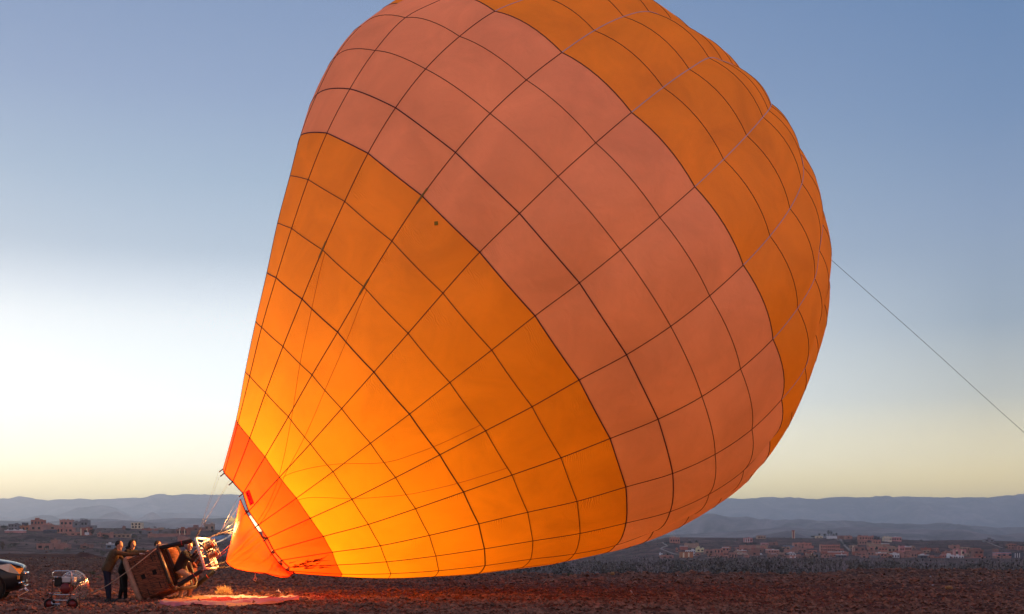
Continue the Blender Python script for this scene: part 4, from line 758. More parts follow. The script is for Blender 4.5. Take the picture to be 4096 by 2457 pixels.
e_ = MB(); e_.box(R6(1275, 780, Yc+.2), (.19, .24, .22)); e_.box(R6(1235, 840, Yc+.18), (.12, .2, .12)); e_.box(R6(1420, 810, Yc+.25), (.22, .2, .09)); e_.build('engine', M['engineblack'], fan, bevel=.03)
e_ = MB(); e_.lathe(R6(1395, 935, Yc+.05), Vector((0, -1, 0)), [(-.22, .12), (-.02, .135), (.02, .12), (.04, .07), (.045, 0)], 24); o = e_.build('recoil_housing', M['redmetal'], fan, True)
e_ = MB(); e_.box(R6(1480, 745, Yc+.22), (.32, .22, .13)); e_.box(R6(1400, 690, Yc+.22), (.05, .05, .03)); e_.build('fuel_tank', M['whitetank'], fan, bevel=.035)
e_ = MB(); e_.box(R6(1565, 900, Yc+.3), (.09, .12, .1)); e_.tube([R6(1540, 960, Yc+.3), R6(1620, 900, Yc+.35)], .025, 8); e_.build('exhaust', M['copper'], fan, bevel=.01)
# wire cage round the propeller
gc = R6(1610, 885, Yc+.66); ga = Vector((.34, .94, .05)).normalized(); gu = Vector((0, 0, 1)); gu = (gu-ga*gu.dot(ga)).normalized(); gv = ga.cross(gu); Rg = .39
cg = MB()
for s_ in (-1, 1):
    for k in range(1, 12):
        q = k/11; rr_ = Rg*q; off = s_*.11*math.sqrt(max(0, 1-q*q*.96)); cg.tube([gc+ga*off+(gu*math.cos(a)+gv*math.sin(a))*rr_ for a in np.linspace(0, 2*math.pi, 41)], .004 if k < 11 else .008, 4, False)
    for k in range(20):
        a = 2*math.pi*k/20; cg.tube([gc+ga*(s_*.11*math.sqrt(max(0, 1-q*q*.96)))+(gu*math.cos(a)+gv*math.sin(a))*Rg*q for q in (.1, .4, .7, .9, 1)], .004, 4, False)
cg.build('wire_cage', M['steel'], fan)
def clear_plastic():
    m = bpy.data.materials.new('clear_plastic'); m.use_nodes = True; t = m.node_tree; t.nodes.clear(); o = t.nodes.new('ShaderNodeOutputMaterial'); tr = t.nodes.new('ShaderNodeBsdfTransparent'); g = t.nodes.new('ShaderNodeBsdfGlossy'); d = t.nodes.new('ShaderNodeBsdfDiffuse')
    g.inputs['Roughness'].default_value = .25; g.inputs[0].default_value = (.8, .8, .8, 1); d.inputs[0].default_value = (.45, .38, .33, 1); a = t.nodes.new('ShaderNodeMixShader'); b = t.nodes.new('ShaderNodeMixShader'); a.inputs[0].default_value = .14; b.inputs[0].default_value = .12
    t.links.new(tr.outputs[0], a.inputs[1]); t.links.new(d.outputs[0], a.inputs[2]); t.links.new(a.outputs[0], b.inputs[1]); t.links.new(g.outputs[0], b.inputs[2]); t.links.new(b.outputs[0], o.inputs[0]); return m
sh = MB(); sh.lathe(gc, ga, [(-.13, .12)]+[(.115*math.sqrt(max(0, 1-q*q*.96)), Rg*q) for q in (1, .95, .85, .7, .5, .3, .1, 0.01)], 40); sh.v = sh.v; sh.build('guard_mesh', clear_plastic(), fan, True)
pb_ = MB(); dv = (gu*.6+gv*.8).normalized(); dn = ga.cross(dv)
for s_ in (-1, 1):
    pb_.add([gc+dv*s_*r_+dn*w_+ga*(w_*.4*s_)+ga*tk for r_, hw in ((.03, .03), (.15, .05), (.3, .045), (.39, .015)) for w_ in (-hw, hw) for tk in (-.006, .006)], [(i*4+a, i*4+b, i*4+4+b, i*4+4+a) for i in range(3) for a, b in ((0, 1), (1, 3), (3, 2), (2, 0))])
pb_.ball(gc, .045); pb_.build('propeller', mat('varnished_wood', (.25, .12, .05), .3), fan)

# ---------------------------------------------------------------- car
M['carpaint'] = mat('black_car_paint', (.004, .004, .006), .28, spec=.35, coat=.35); M['chrome'] = mat('chrome', (.7, .7, .7), .08, 1); M['lens'] = mat('headlamp_lens', (.3, .26, .24), .12, .7, spec=.8, coat=1); M['glass'] = mat('dark_glass', (.01, .012, .015), .05, spec=.8)
M['amber'] = mat('amber_lens', (.7, .25, .04), .2)
Ys = 36.6; z0 = terr1(-13.5, 37.2); cx = R6(495, 700, 37.1).x      # nose
yaw = R(16)
car = thing('parked_car', (cx-2.4, Ys+.9, z0), 'black four wheel drive car of which only the front end shows at the left edge', 'car')
cy_, sy_ = math.cos(yaw), math.sin(yaw); nose = Vector((cx, 37.3, z0))
def CP(x, y, z): return nose+Vector((x*cy_-y*sy_, x*sy_+y*cy_, z))     # x back from nose is negative, y across, z up
st = [(-.0, .60, .42, .98, .80), (-.06, .74, .34, 1.02, .86), (-.3, .84, .26, 1.10, .93), (-.75, .90, .25, 1.18, .95), (-1.3, .92, .28, 1.23, .96), (-1.55, .93, .28, 1.26, .96), (-2.2, .93, .28, 1.72, .96), (-3.0, .93, .28, 1.80, .96), (-4.1, .93, .28, 1.78, .95), (-4.55, .9, .3, 1.30, .92), (-4.75, .82, .42, 1.1, .85)]
cbm = MB(); vs = []
sec = lambda hw, zb, zt: [(-hw*.92, zb), (-hw, zb+.14), (-hw*1.02, zb+.42), (-hw*.985, min(zt-.1, zb+.68)), (-hw*.86, zt-.035), (-hw*.6, zt), (0, zt+.02), (hw*.6, zt), (hw*.86, zt-.035), (hw*.985, min(zt-.1, zb+.68)), (hw*1.02, zb+.42), (hw, zb+.14), (hw*.92, zb)]
for (x, hw, zb, zt, _) in st: vs += [CP(x, y, z) for y, z in sec(hw, zb, zt)]
m_ = 13; cbm.add(vs, [(i*m_+k, i*m_+(k+1) % m_, (i+1)*m_+(k+1) % m_, (i+1)*m_+k) for i in range(len(st)-1) for k in range(m_)]+[tuple(range(m_))[::-1], tuple(range((len(st)-1)*m_, len(st)*m_))])
cb_o = cbm.build('body', M['carpaint'], car, True); sb = cb_o.modifiers.new('s', 'SUBSURF'); sb.levels = 2; sb.render_levels = 2
for x, y in ((-.88, -.86), (-.88, .86), (-3.75, -.86), (-3.75, .86)):
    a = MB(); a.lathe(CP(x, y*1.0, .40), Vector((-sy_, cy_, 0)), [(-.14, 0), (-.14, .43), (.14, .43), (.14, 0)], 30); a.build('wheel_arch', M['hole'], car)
    wheel(CP(x, y*1.04, .385), Vector((-sy_, cy_, 0)), .385, .25, car, 'steel', 'wheel', .36)
for s_ in (-1, 1):
    h = MB(); pts = [(-.75, .925, 1.0), (-.36, .87, 1.055), (-.1, .76, .99), (-.03, .60, .93), (-.04, .60, .80), (-.12, .78, .77), (-.4, .89, .83)]
    h.add([CP(x+.02, s_*-y*1.015, z) for x, y, z in pts]+[CP(x-.06, s_*-y*.93, z) for x, y, z in pts], [tuple(range(7)), tuple(range(7, 14))[::-1]]+[(i, (i+1) % 7, 7+(i+1) % 7, 7+i) for i in range(7)]); h.build('headlight', M['lens'], car, False, .006)
    h = MB(); h.lathe(CP(-.06, s_*-.7, .52), Vector((cy_*.9, sy_-.3, 0)), [(-.02, .06), (.04, .065), (.05, .0)], 16); h.build('fog_light', M['lens'], car)
    h = MB(); h.box(CP(-.13, s_*-.8, .68), (.05, .06, .1)); h.build('side_marker', M['amber'], car)
h = MB(); h.tube([CP(.0, -.56, .78), CP(.05, -.3, .79), CP(.06, 0, .79), CP(.05, .3, .79), CP(.0, .56, .78)], .035, 8); h.tube([CP(.0, -.62, .44), CP(.04, -.3, .44), CP(.04, .3, .44), CP(.0, .62, .44)], .02, 8); h.build('grille_bar', M['chrome'], car, True)
h = MB(); h.tube([CP(-.12, -.84, .52), CP(.0, -.68, .56)], .03, 8); h.build('bumper_trim', M['chrome'], car, True)
for s_ in (-1, 1):
    h = MB(); h.add([CP(x, s_*-y, z) for x, y, z in ((-1.65, .94, 1.2), (-2.25, .9, 1.62), (-4.0, .9, 1.62), (-4.3, .94, 1.2))], [(0, 1, 2, 3)]); q = h.build('side_window', M['glass'], car); q.modifiers.new('s', 'SOLIDIFY').thickness = .02
h = MB(); h.tube([CP(.03, -.45, .34), CP(.1, -.45, .3), CP(.03, -.45, .27)], .018, 6); h.build('tow_hook', M['steel'], car)

# ---------------------------------------------------------------- ropes, ground sheet, plants, litter
def rope(pts, r, m, label, cat='rope', name='rope', sub=6):
    P = [Vector(p) for p in pts]; L = []
    for i in range(len(P)-1):
        for k in range(sub):
            t = k/sub; p0, p1, p2, p3 = P[max(i-1, 0)], P[i], P[i+1], P[min(i+2, len(P)-1)]
            L.append(.5*((2*p1)+(-p0+p2)*t+(2*p0-5*p1+4*p2-p3)*t*t+(-p0+3*p1-3*p2+p3)*t**3))
    b_ = MB(); b_.tube(L+[P[-1]], r, 6); o = b_.build(name, m, None, True); recenter(o); return tag(o, label, cat)
R1 = lambda x, y, Y: at(x/2.474, 2000+y/2.474, Y)
rope([CP(.08, -.45, .28), R1(180, 962, 35.8), R1(300, 990, 35.6), R1(450, 1004, 35.7), R1(640, 975, 35.9), R1(880, 928, 35.7)], .013, M['rope'], 'tan rope lying slack on the ground from the car towards the fan')
rope([R1(880, 928, 35.7), R1(1040, 858, 35.55), R1(1240, 722, 35.45), R1(1380, 615, 35.5), R1(1545, 482, 35.85)], .011, M['rope'], 'taut pale rope rising across the basket side to its upper pole')
rope([at(3325, 1040, G[16][6][1] if False else 45.5), at(3700, 1372, 45.3), at(4096, 1730, 45), at(4800, 2340, 44.5)], .007, M['strapdark'], 'thin dark crown line running from the balloon down past the right edge', 'line', 'crown_line')

R8 = lambda x, y: (600+x/3.534, 2300+y/3.534)
TOPE = [(150, 392), (230, 372), (420, 352), (620, 322), (1000, 318), (1350, 325), (1700, 322), (2040, 318)]
BOTE = [(130, 440), (250, 452), (500, 450), (800, 446), (1150, 444), (1500, 436), (1850, 440), (2150, 402)]
nx_, ny_ = 150, 26; V = []; fr_ = lambda x: EYE*F/(x-HV)
for j in range(ny_+1):
    for i in range(nx_+1):
        s_ = i/nx_; a = lerpP(TOPE, s_); b = lerpP(BOTE, s_); t_ = j/ny_; u, v = R8(a[0], a[1]); u2, v2 = R8(b[0], b[1])
        Ya, Yb = fr_(v+2), fr_(v2); Yq = Ya*(1-t_)+Yb*t_; uu = u*(1-t_)+u2*t_; x = (uu-2048)/F*Yq
        x += .05*float(noise.noise(Vector((s_*8, t_*3, 1)))); Yq += .10*float(noise.noise(Vector((s_*9, t_*2, 5)))) if j in (0, ny_) else 0
        wk_ = .06*abs(noise.noise(Vector((x*1.3, Yq*1.1, 3.3))))+.03*abs(noise.noise(Vector((x*4, Yq*3.5, 7))))+.012*noise.noise(Vector((x*12, Yq*9, 2)))
        V.append((x, Yq, terr1(x, Yq)+.05+wk_*(1 if 0 < j < ny_ else .5)))
ii = np.arange((nx_+1)*(ny_+1)).reshape(ny_+1, nx_+1); FQ = np.stack([ii[:-1, :-1], ii[:-1, 1:], ii[1:, 1:], ii[1:, :-1]], -1).reshape(-1, 4)
M['sheetpale'] = fabric('pale_plastic', (.5, .38, .36), .3); M['sheetorange'] = fabric('orange_sheet', (.62, .3, .14), .3); M['sheetred'] = fabric('red_sheet', (.45, .02, .018), .3); M['sheetviolet'] = fabric('violet_pink_sheet', (.36, .16, .23), .3)
me = npmesh('ground_sheet', V, FQ, M['sheetpale']); 
for k in ('sheetorange', 'sheetred', 'sheetviolet'): me.materials.append(M[k])
mi = []
for j in range(ny_):
    for i in range(nx_):
        s_, t_ = i/nx_, j/ny_; e_n = .09*noise.noise(Vector((s_*9, t_*3, 9)))
        k = 0
        if s_+e_n < .46 and t_ < .62+e_n: k = 1
        if t_ > .78+e_n and s_ < .7: k = 3
        if .30 < s_ < .9 and abs(t_-(.62-.15*math.sin((s_-.3)*4)+e_n)) < .17*math.sin(math.pi*(s_-.28)/.64): k = 2
        if s_ > .55 and t_ > .86: k = 1
        mi.append(k)
me.polygons.foreach_set('material_index', mi); o = link('ground_sheet', me); recenter(o); tag(o, 'crumpled pink, orange and red plastic sheet laid out on the ground below the balloon mouth', 'ground sheet')
me = None
M['drytwig'] = mat('dry_twig', (.6, .38, .18), .9); M['greentwig'] = mat('dull_green_twig', (.12, .13, .07), .9)
def bush(u, v, wpx, hpx, m, label, n=500, seed=1, cat='bush', name='dry_bush', th_=1.0):
    Yb = EYE*F/(v-HV); q = np.random.default_rng(seed); c = at(u, v, Yb); c.z = terr1(c.x, c.y); W_, H_ = wpx/F*Yb/2, hpx/F*Yb; V = []; Fs = []
    tw = .35/F*4*Yb*.5*th_
    for i in range(n):
        a = q.uniform(0, 6.283); e = q.uniform(.05, 1)**.7*1.45; L = q.uniform(.45, 1); d = Vector((math.cos(a)*math.sin(e)*W_, math.sin(a)*math.sin(e)*W_, (.25+math.cos(e)*.75)*H_))*L
        b0 = Vector((math.cos(a)*W_*.15, math.sin(a)*W_*.15, 0))+d*q.uniform(0, .6); p = c+b0; e_ = c+d+Vector(q.normal(0, 1, 3))*W_*.08; mdl = p.lerp(e_, .5)+Vector(q.normal(0, 1, 3))*W_*.07
        s_ = Vector(q.normal(0, 1, 3)).normalized()*tw; k = len(V); V += [p-s_, p+s_, mdl+s_*.8, mdl-s_*.8, e_]; Fs += [(k, k+1, k+2), (k, k+2, k+3), (k+3, k+2, k+4)]
    o = link(name, npmesh(name, [tuple(p) for p in V], Fs, m, False)); recenter(o); return tag(o, label, cat)
bush(895, 2388, 82, 52, M['drytwig'], 'round dry tumbleweed bush glowing orange behind the ground sheet', 1500, 1)
bush(364, 2298, 46, 17, M['greentwig'], 'low dark green shrub on the plain left of the men', 500, 2)
bush(394, 2322, 34, 18, mat('pale_green_twig', (.22, .2, .12), .9), 'small pale tuft just below the dark green shrub', 400, 3, 'tuft', 'grass_tuft')
bush(3795, 2364, 42, 18, M['drytwig'], 'dry straw coloured tuft on the plain at the right', 500, 4, 'tuft', 'grass_tuft')
bush(2450, 2306, 26, 18, M['drytwig'], 'yellow tuft at the field edge under the balloon belly', 300, 5, 'tuft', 'grass_tuft')
bush(2280, 2306, 32, 20, M['greentwig'], 'olive tuft at the field edge left of the yellow tuft', 300, 6, 'tuft', 'grass_tuft')
bush(3885, 2318, 18, 9, M['drytwig'], 'tiny straw tuft far out on the plain at the right', 150, 7, 'tuft', 'grass_tuft')
def litter(u, v, wpx, hpx, label, seed):
    Yb = EYE*F/(v-HV); q = np.random.default_rng(seed); c = at(u, v, Yb); c.z = terr1(c.x, c.y)+.01; W_, H_ = wpx/F*Yb, hpx/F*Yb; b_ = MB(); n = 5
    vs = [c+Vector(((i/n-.5)*W_*(1-.3*abs(j/n-.5)), (j/n-.5)*W_*.6, H_*abs(q.normal(0, .45))+H_*.5*(1-abs(i/n-.5)*2))) for j in range(n+1) for i in range(n+1)]
    b_.add(vs, [(j*(n+1)+i, j*(n+1)+i+1, (j+1)*(n+1)+i+1, (j+1)*(n+1)+i) for j in range(n) for i in range(n)]); o = b_.build('litter', M['white'], None, True); recenter(o); tag(o, label, 'litter', 'white scraps lying on the plain')
litter(95, 2372, 38, 16, 'crumpled white plastic bag on the ground between car and fan', 1)
litter(1112, 2319, 11, 4, 'small white scrap on the dark ground under the scoop', 2)
litter(1114, 2379, 20, 9, 'torn white scrap just beyond the right end of the ground sheet', 3)
litter(2522, 2380, 14, 8, 'white scrap alone on the plain below the balloon belly', 4)
litter(2711, 2314, 6, 5, 'tiny white speck near the field edge under the pink village house', 5)
litter(3978, 2311, 12, 10, 'largest white scrap at the right of the plain', 6)
litter(3984, 2300, 11, 4, 'flat white scrap just beyond the largest one at the right', 7)
litter(3921, 2333, 13, 5, 'thin white scrap nearer and left of the largest at the right', 8)
litter(3731, 2347, 10, 5, 'faint white scrap left of the straw tuft on the plain', 9)
litter(3722, 2306, 7, 5, 'small white speck beyond the straw tuft near the field edge', 10)
def rock(u, v, px, label, seed):
    Yb = EYE*F/(v-HV); q = np.random.default_rng(seed); c = at(u, v, Yb); c.z = terr1(c.x, c.y); r_ = px/F*Yb/2; b_ = MB(); b_.ball(c+Vector((0, 0, r_*.25)), (r_, r_*.8, r_*.5), None, 14, 9)
    b_.v = [tuple(c+(Vector(p)-c)*(1+.22*noise.noise(Vector(p)*9/px*20+Vector((seed, 0, 0))))) for p in b_.v]; o = b_.build('rock', mat('dark_rock', (.045, .032, .03), .8, nscale=8, bump=.5), None, True); recenter(o); tag(o, label, 'rock', 'dark rocks on the near ground')
rock(480, 2441, 30, 'rounded dark rock in front of the basket', 1); rock(108, 2455, 26, 'dark rock at the bottom edge below the car', 2)
rock(1035, 2378, 32, 'dark earthy lump beyond the red part of the ground sheet', 3); rock(3990, 2448, 18, 'dark rock in the bottom right corner', 4); rock(3385, 2442, 16, 'small dark rock on the near plain, lower right', 5)
# ---------------------------------------------------------------- villages
CL = dict(sal=(.46, .21, .16), brk=(.36, .13, .09), tan=(.38, .25, .18), gry=(.2, .19, .2), wht=(.68, .66, .66), crm=(.56, .46, .32), brn=(.27, .14, .11), dgr=(.1, .1, .12), org=(.42, .17, .08), pnk=(.52, .24, .22), yel=(.55, .5, .3), blu=(.17, .2, .24), cly=(.37, .19, .15))
HM = {k: mat('wall_'+n, tuple(min(.8, q*(1.45 if k in ('wht', 'crm', 'yel') else 1.2)) for q in c), .9, nscale=.35, namt=.22, bump=.2, bscale=2) for (k, c), n in zip(CL.items(), ('salmon', 'brick', 'tan', 'grey', 'white', 'cream', 'brown', 'dark_grey', 'orange', 'pink', 'yellow', 'blue_grey', 'clay'))}
M['win'] = mat('dark_window', (.02, .018, .02), .3); M['whiteroof'] = mat('white_roof_edge', (.75, .72, .7), .8)
CR_ = dict(V1=(2640, 2110, 6.185), V2=(3000, 2100, 6.185), V3=(3380, 2110, 6.185), V4=(3740, 2110, 6.949), W1=(0, 2060, 6.185), W2=(380, 2060, 4.758))
# crop x0 x1 top base colour windows(cols,rows) features | label
HOUSES = '''V1 245 500 258 400 sal 4 1 o|salmon house with an open unfinished upper storey, alone on the slope nearest the balloon|house
V1 600 965 405 512 tan 0 0 -|long bare tan wall below the two dark trees on the slope|wall
V1 500 690 468 565 brk 0 0 w|low brick red block behind the white house of the right village|house
V1 388 466 530 612 sal 2 1 -|small salmon cube left of the brick red block, with two dark windows|house
V1 505 825 618 750 org 0 0 p|orange brown house with cream wall panels in front of the white house|house
V1 640 880 572 705 wht 5 2 w|bright white house with a row of dark openings, behind the orange brown one|house
V1 900 1090 530 615 yel 2 1 r|pale yellow house with a dark balcony, right of the white house|house
V1 880 1000 640 705 cly 1 1 -|small clay house right of the white house, below the yellow one|house
V1 1100 1320 570 655 cly 2 1 -|low clay house with a greenish roof between yellow and salmon houses|house
V1 1320 1560 552 660 sal 3 1 a|salmon house with three arched dark windows left of the white roof terrace|house
V1 1545 1720 498 600 sal 2 1 w|salmon house under a white roof terrace|house
V1 1180 1420 655 715 cly 0 0 -|long low clay wall in front of the arched salmon house|wall
V1 1410 1578 655 742 brk 1 1 -|plain brown brick house left of the four windowed salmon house|house
V1 1575 1702 622 770 sal 4 2 c|salmon house with a row of four windows rising from the bushes|house
V1 1702 1920 632 775 cly 3 1 -|broad salmon brown block joined to the four windowed house|house
V1 1895 2140 578 650 brk 0 0 w|red brown house with a pale chimney at its left end|house
V1 1930 2210 640 695 cly 1 1 s|low brick house with a pale sloping roof|house
V1 1965 2380 452 560 cly 0 0 -|long brown terrace wall under the villa on the hedge|wall
V1 2085 2288 268 372 pnk 3 1 k|red villa with white pillars standing above a dark hedge|villa
V1 2140 2400 525 580 cly 2 1 -|low clay house under the terrace wall of the villa|house
V1 2205 2474 610 700 brn 1 1 -|long dark brown shed above the bushes|house
V1 0 335 702 775 cly 2 1 -|low clay compound at the left end of the right village|house
V1 0 60 655 700 wht 1 1 -|tiny white house on the slope beside the balloon belly|house
V2 175 388 272 348 tan 3 1 c|ruined tan house with a ragged dark top on the skyline|ruin
V2 290 450 450 518 pnk 4 1 s|low house with a pink roof and row of dark openings|house
V2 165 460 512 602 tan 0 0 -|blank tan house below the pink roofed one|house
V2 480 690 440 505 brn 1 1 -|dark brown house right of the pink roofed one|house
V2 1095 1535 452 568 sal 5 1 -|long flat salmon school building on the terrace|school
V2 840 1095 520 612 blu 0 0 s|shed with a blue grey sloping roof left of the long salmon school|shed
V2 840 1190 610 690 cly 0 0 -|long clay wall below the blue grey roof|wall
V2 1762 2256 502 662 sal 9 2 c|biggest apricot building with two rows of windows and crenellated roof|building
V2 1620 1815 285 328 crm 2 1 -|low cream house among the hilltop trees|house
V2 1900 2190 286 342 wht 0 0 -|white wall on the hilltop right of the tall trees|wall
V2 420 720 622 705 sal 4 1 w|pink salmon house with pale left corner above the bare poplars|house
V2 515 720 700 775 cly 1 1 k|house with one white column below the pale cornered one|house
V2 722 870 700 775 tan 0 0 -|plain tan house behind the poplar tops|house
V2 930 1160 705 775 gry 3 1 w|grey house with three bright windows behind the poplars|house
V2 1165 1350 708 805 dgr 2 1 -|dark grey house with two black windows|house
V2 1352 1590 690 805 brk 3 2 p|red house with a cream corner strip above the bushes|house
V2 1590 1762 695 830 gry 1 1 -|grey brown bare concrete house between two red ones|house
V2 1765 1942 690 812 brk 2 2 -|dark red house left of the long brick warehouse|house
V2 1942 2330 675 785 brk 0 0 w|long brick warehouse with a white roof edge|warehouse
V2 2165 2385 745 805 dgr 3 1 w|low dark house with white roof stubs before the warehouse|house
V2 2200 2474 268 350 brn 0 0 s|long brown roofed hall on the hilltop|hall
V2 0 240 665 750 brk 1 1 -|long brick red house behind the round white dish|house
V3 0 180 220 290 cly 1 1 -|brownish hall end wall with a single dark door on the hilltop|house
V3 342 560 215 325 sal 3 1 c|salmon terrace house with a pale front at the left of the hilltop row|house
V3 560 712 225 322 sal 3 1 -|salmon house in the middle of the hilltop row|house
V3 712 872 235 322 dgr 2 1 -|dark slate grey house at the right of the hilltop row|house
V3 955 1160 240 355 crm 4 1 k|cream house with white columns at the left of the hilltop pair|house
V3 1160 1415 240 350 pnk 4 1 w|pink house with a white sheet at the right of the hilltop pair|house
V3 340 545 330 430 cly 3 1 -|clay house under the hilltop row with slit windows|house
V3 690 892 328 415 sal 3 1 c|salmon house with three windows under the slate grey house|house
V3 540 725 385 460 tan 0 0 -|blank tan terrace in the middle of the slope|wall
V3 640 935 430 575 tan 1 1 -|large windowless tan kasbah on the slope|kasbah
V3 930 1100 408 500 tan 4 1 w|tan house with a pale balcony band|house
V3 845 1062 505 650 sal 3 2 -|salmon house with two window rows in mid slope|house
V3 1060 1335 500 630 tan 3 1 -|wide tan house with three small square windows|house
V3 1355 1480 488 690 pnk 2 2 c|tall pale pink half of the crenellated twin house|house
V3 1480 1642 488 660 sal 3 2 cw|tall darker half of the crenellated twin house|house
V3 235 520 490 610 brn 2 1 -|ruined brown kasbah right of the minaret|ruin
V3 370 575 598 680 cly 0 0 -|low clay platform under the ruined kasbah|wall
V3 795 1040 640 745 sal 3 1 w|salmon house with bright white roof clutter above the bushes|house
V3 895 1118 750 875 sal 3 2 -|lowest salmon house with windows at the thicket edge|house
V3 1040 1170 680 760 cly 1 1 -|narrow clay house between salmon and white houses|house
V3 1160 1346 655 775 wht 3 1 w|greyish white house with three dark windows under the twin house|house
V3 550 890 705 860 gry 1 1 -|broad grey brown house half sunk in bushes|house
V3 1380 1645 682 765 cly 1 1 -|plain clay house under the twin house|house
V3 1115 1755 820 882 cly 0 0 -|long clay garden wall at the thicket edge|wall
V3 1495 1700 758 820 gry 4 1 -|grey green colonnaded house above the garden wall|house
V3 1640 1940 580 640 brn 2 1 -|brown ruined house right of the twin house|ruin
V3 1645 1800 640 740 cly 2 1 -|narrow clay house below the brown ruin|house
V3 1845 2080 690 790 dgr 3 1 w|dark house with a bright white roof|house
V3 2080 2210 715 800 cly 0 0 -|clay house right of the white roofed dark one|house
V3 2200 2474 740 850 brk 3 1 -|red brown house with three tiny windows in a row|house
V4 550 890 622 790 pnk 2 1 p|tall pink red building with cream framed corners|building
V4 385 480 770 900 wht 1 1 w|white side wing of the big white house|house
V4 480 805 800 1000 wht 4 2 aw|big white house with dark arched windows, lowest in the village|house
V4 190 370 772 835 pnk 2 1 c|pink house left of the big white one|house
V4 890 1052 630 780 brn 1 1 -|dull brown house right of the tall pink red building|house
V4 815 1050 855 930 brk 0 0 -|low red shed right of the big white house|shed
V4 1052 1400 848 930 sal 4 1 c|long pink red house with a notched roof line|house
V4 1058 1352 640 850 brn 2 2 -|dark brown ruined block on the slope at the right|ruin
V4 1375 1655 335 415 gry 2 1 r|grey house with an overhanging roof alone on the right ridge|house
V4 2030 2260 470 610 cly 3 2 -|brown house with two rows of windows high at the right|house
V4 2260 2474 530 620 cly 2 2 -|pink brown house at the right edge, upper row|house
V4 1700 2200 705 830 pnk 3 1 s|long red pink house with a blue grey roof at the right|house
V4 2200 2450 712 840 dgr 0 0 k|dark house with white columns at the right edge, lower row|house
W1 205 430 232 385 gry 3 2 -|grey house at the left end of the left village|house
W1 430 720 285 390 org 3 1 -|orange red house in front of the grey one, left village|house
W1 540 640 200 262 dgr 0 0 -|small dark roof room above the grey house|roof room
W1 745 1075 133 262 brk 4 1 r|tall dark red house with pale framed windows on the left skyline|house
W1 1075 1232 218 270 sal 0 0 -|low salmon annex right of the tall dark red house|house
W1 100 645 390 452 pnk 0 0 w|long pale pink garden wall at the far left|wall
W1 720 1090 262 400 cly 2 1 -|brown terrace house under the tall dark red one|house
W1 1090 1450 270 380 cly 1 1 -|brown low house between the two skyline houses|house
W1 1452 1785 135 285 sal 3 1 c|salmon pink house with three windows and merlons on the left skyline|house
W1 1790 1985 178 295 gry 1 1 -|lower left part of the grey skyline house|house
W1 1985 2192 143 300 gry 2 1 o|grey unfinished house right of the salmon pink skyline house|house
W1 2150 2340 270 355 gry 1 1 -|flat grey house above the dark round tree|house
W1 1405 1560 332 455 sal 2 1 a|narrow salmon house with two tall dark arches|house
W1 1560 1805 325 450 sal 2 1 -|salmon house with one small window in the left village|house
W1 1540 2050 442 515 sal 3 1 -|long salmon wall with dark doors at the foot of the left village|wall
W1 1975 2222 330 515 brk 1 1 p|red house with a white garage door beside the dark tree|house
W1 1070 1400 372 450 dgr 1 1 s|low house with a dark sloping roof in the left village|house
W1 890 1240 725 865 cly 2 1 -|tan clay hut with two tiny windows low on the left bank|hut
W1 1240 1420 632 800 cly 0 0 -|taller clay ruin behind the tan hut|ruin
W1 1370 1665 742 850 cly 0 0 -|roofless clay ruin right of the tan hut|ruin
W1 1985 2220 752 835 brn 1 1 -|small brown ruin low on the left bank|ruin
W1 2400 2474 462 545 sal 1 1 -|small salmon hut right of the dark round tree|hut
W2 685 892 155 268 crm 3 2 a|cream three storey house with arched windows standing alone on the left ridge|house
W2 500 566 235 278 brn 0 0 -|small brown turret left of the cream house|turret
W2 1185 1295 250 285 tan 0 0 -|tiny tan hut on the ridge right of the cream house|hut
W2 895 1190 268 300 brk 0 0 -|low red wall right of the cream house|wall
W2 1525 1600 285 370 brn 1 1 -|dark left wing of the red and cream block|house
W2 1600 1778 268 385 brk 3 1 p|red and cream striped block near the basket poles|house
W2 2060 2265 185 305 tan 2 1 o|grey tan unfinished tower house under the balloon lines|house
W2 40 340 355 425 cly 1 1 -|clay farm wall left above the pushing men|wall
W2 325 690 372 435 tan 4 1 -|tan farm wall with small openings above the hooded man|wall
W2 875 1175 312 368 gry 1 1 -|grey flat house below the cream house|house
W2 1005 1600 368 418 cly 0 0 -|long clay boundary wall above the basket|wall
W2 210 372 562 650 blu 1 1 w|pale bluish parked lorry box behind the man in olive|lorry
W2 1565 1762 430 515 cly 0 0 -|square clay hut right above the basket pole|hut
W2 1780 2060 245 300 brn 1 1 -|dim brown houses row left of the unfinished tower house|house'''
fq = random.Random(12); LM = []
for l_ in HOUSES.split('\n'):
    q_ = l_.split('|')[0].split(); o_ = CR_[q_[0]]; c_ = l_.split('|')[1]
    if len(c_.split()) <= 10 and not c_.startswith('tiny'): LM.append((o_[0]+(float(q_[1])+float(q_[2]))/2/o_[2], o_[1]+(float(q_[3])+float(q_[4]))/2/o_[2], c_))
CN = dict(cly='clay', sal='salmon', brk='brick', tan='tan', brn='brown'); used_l = set()
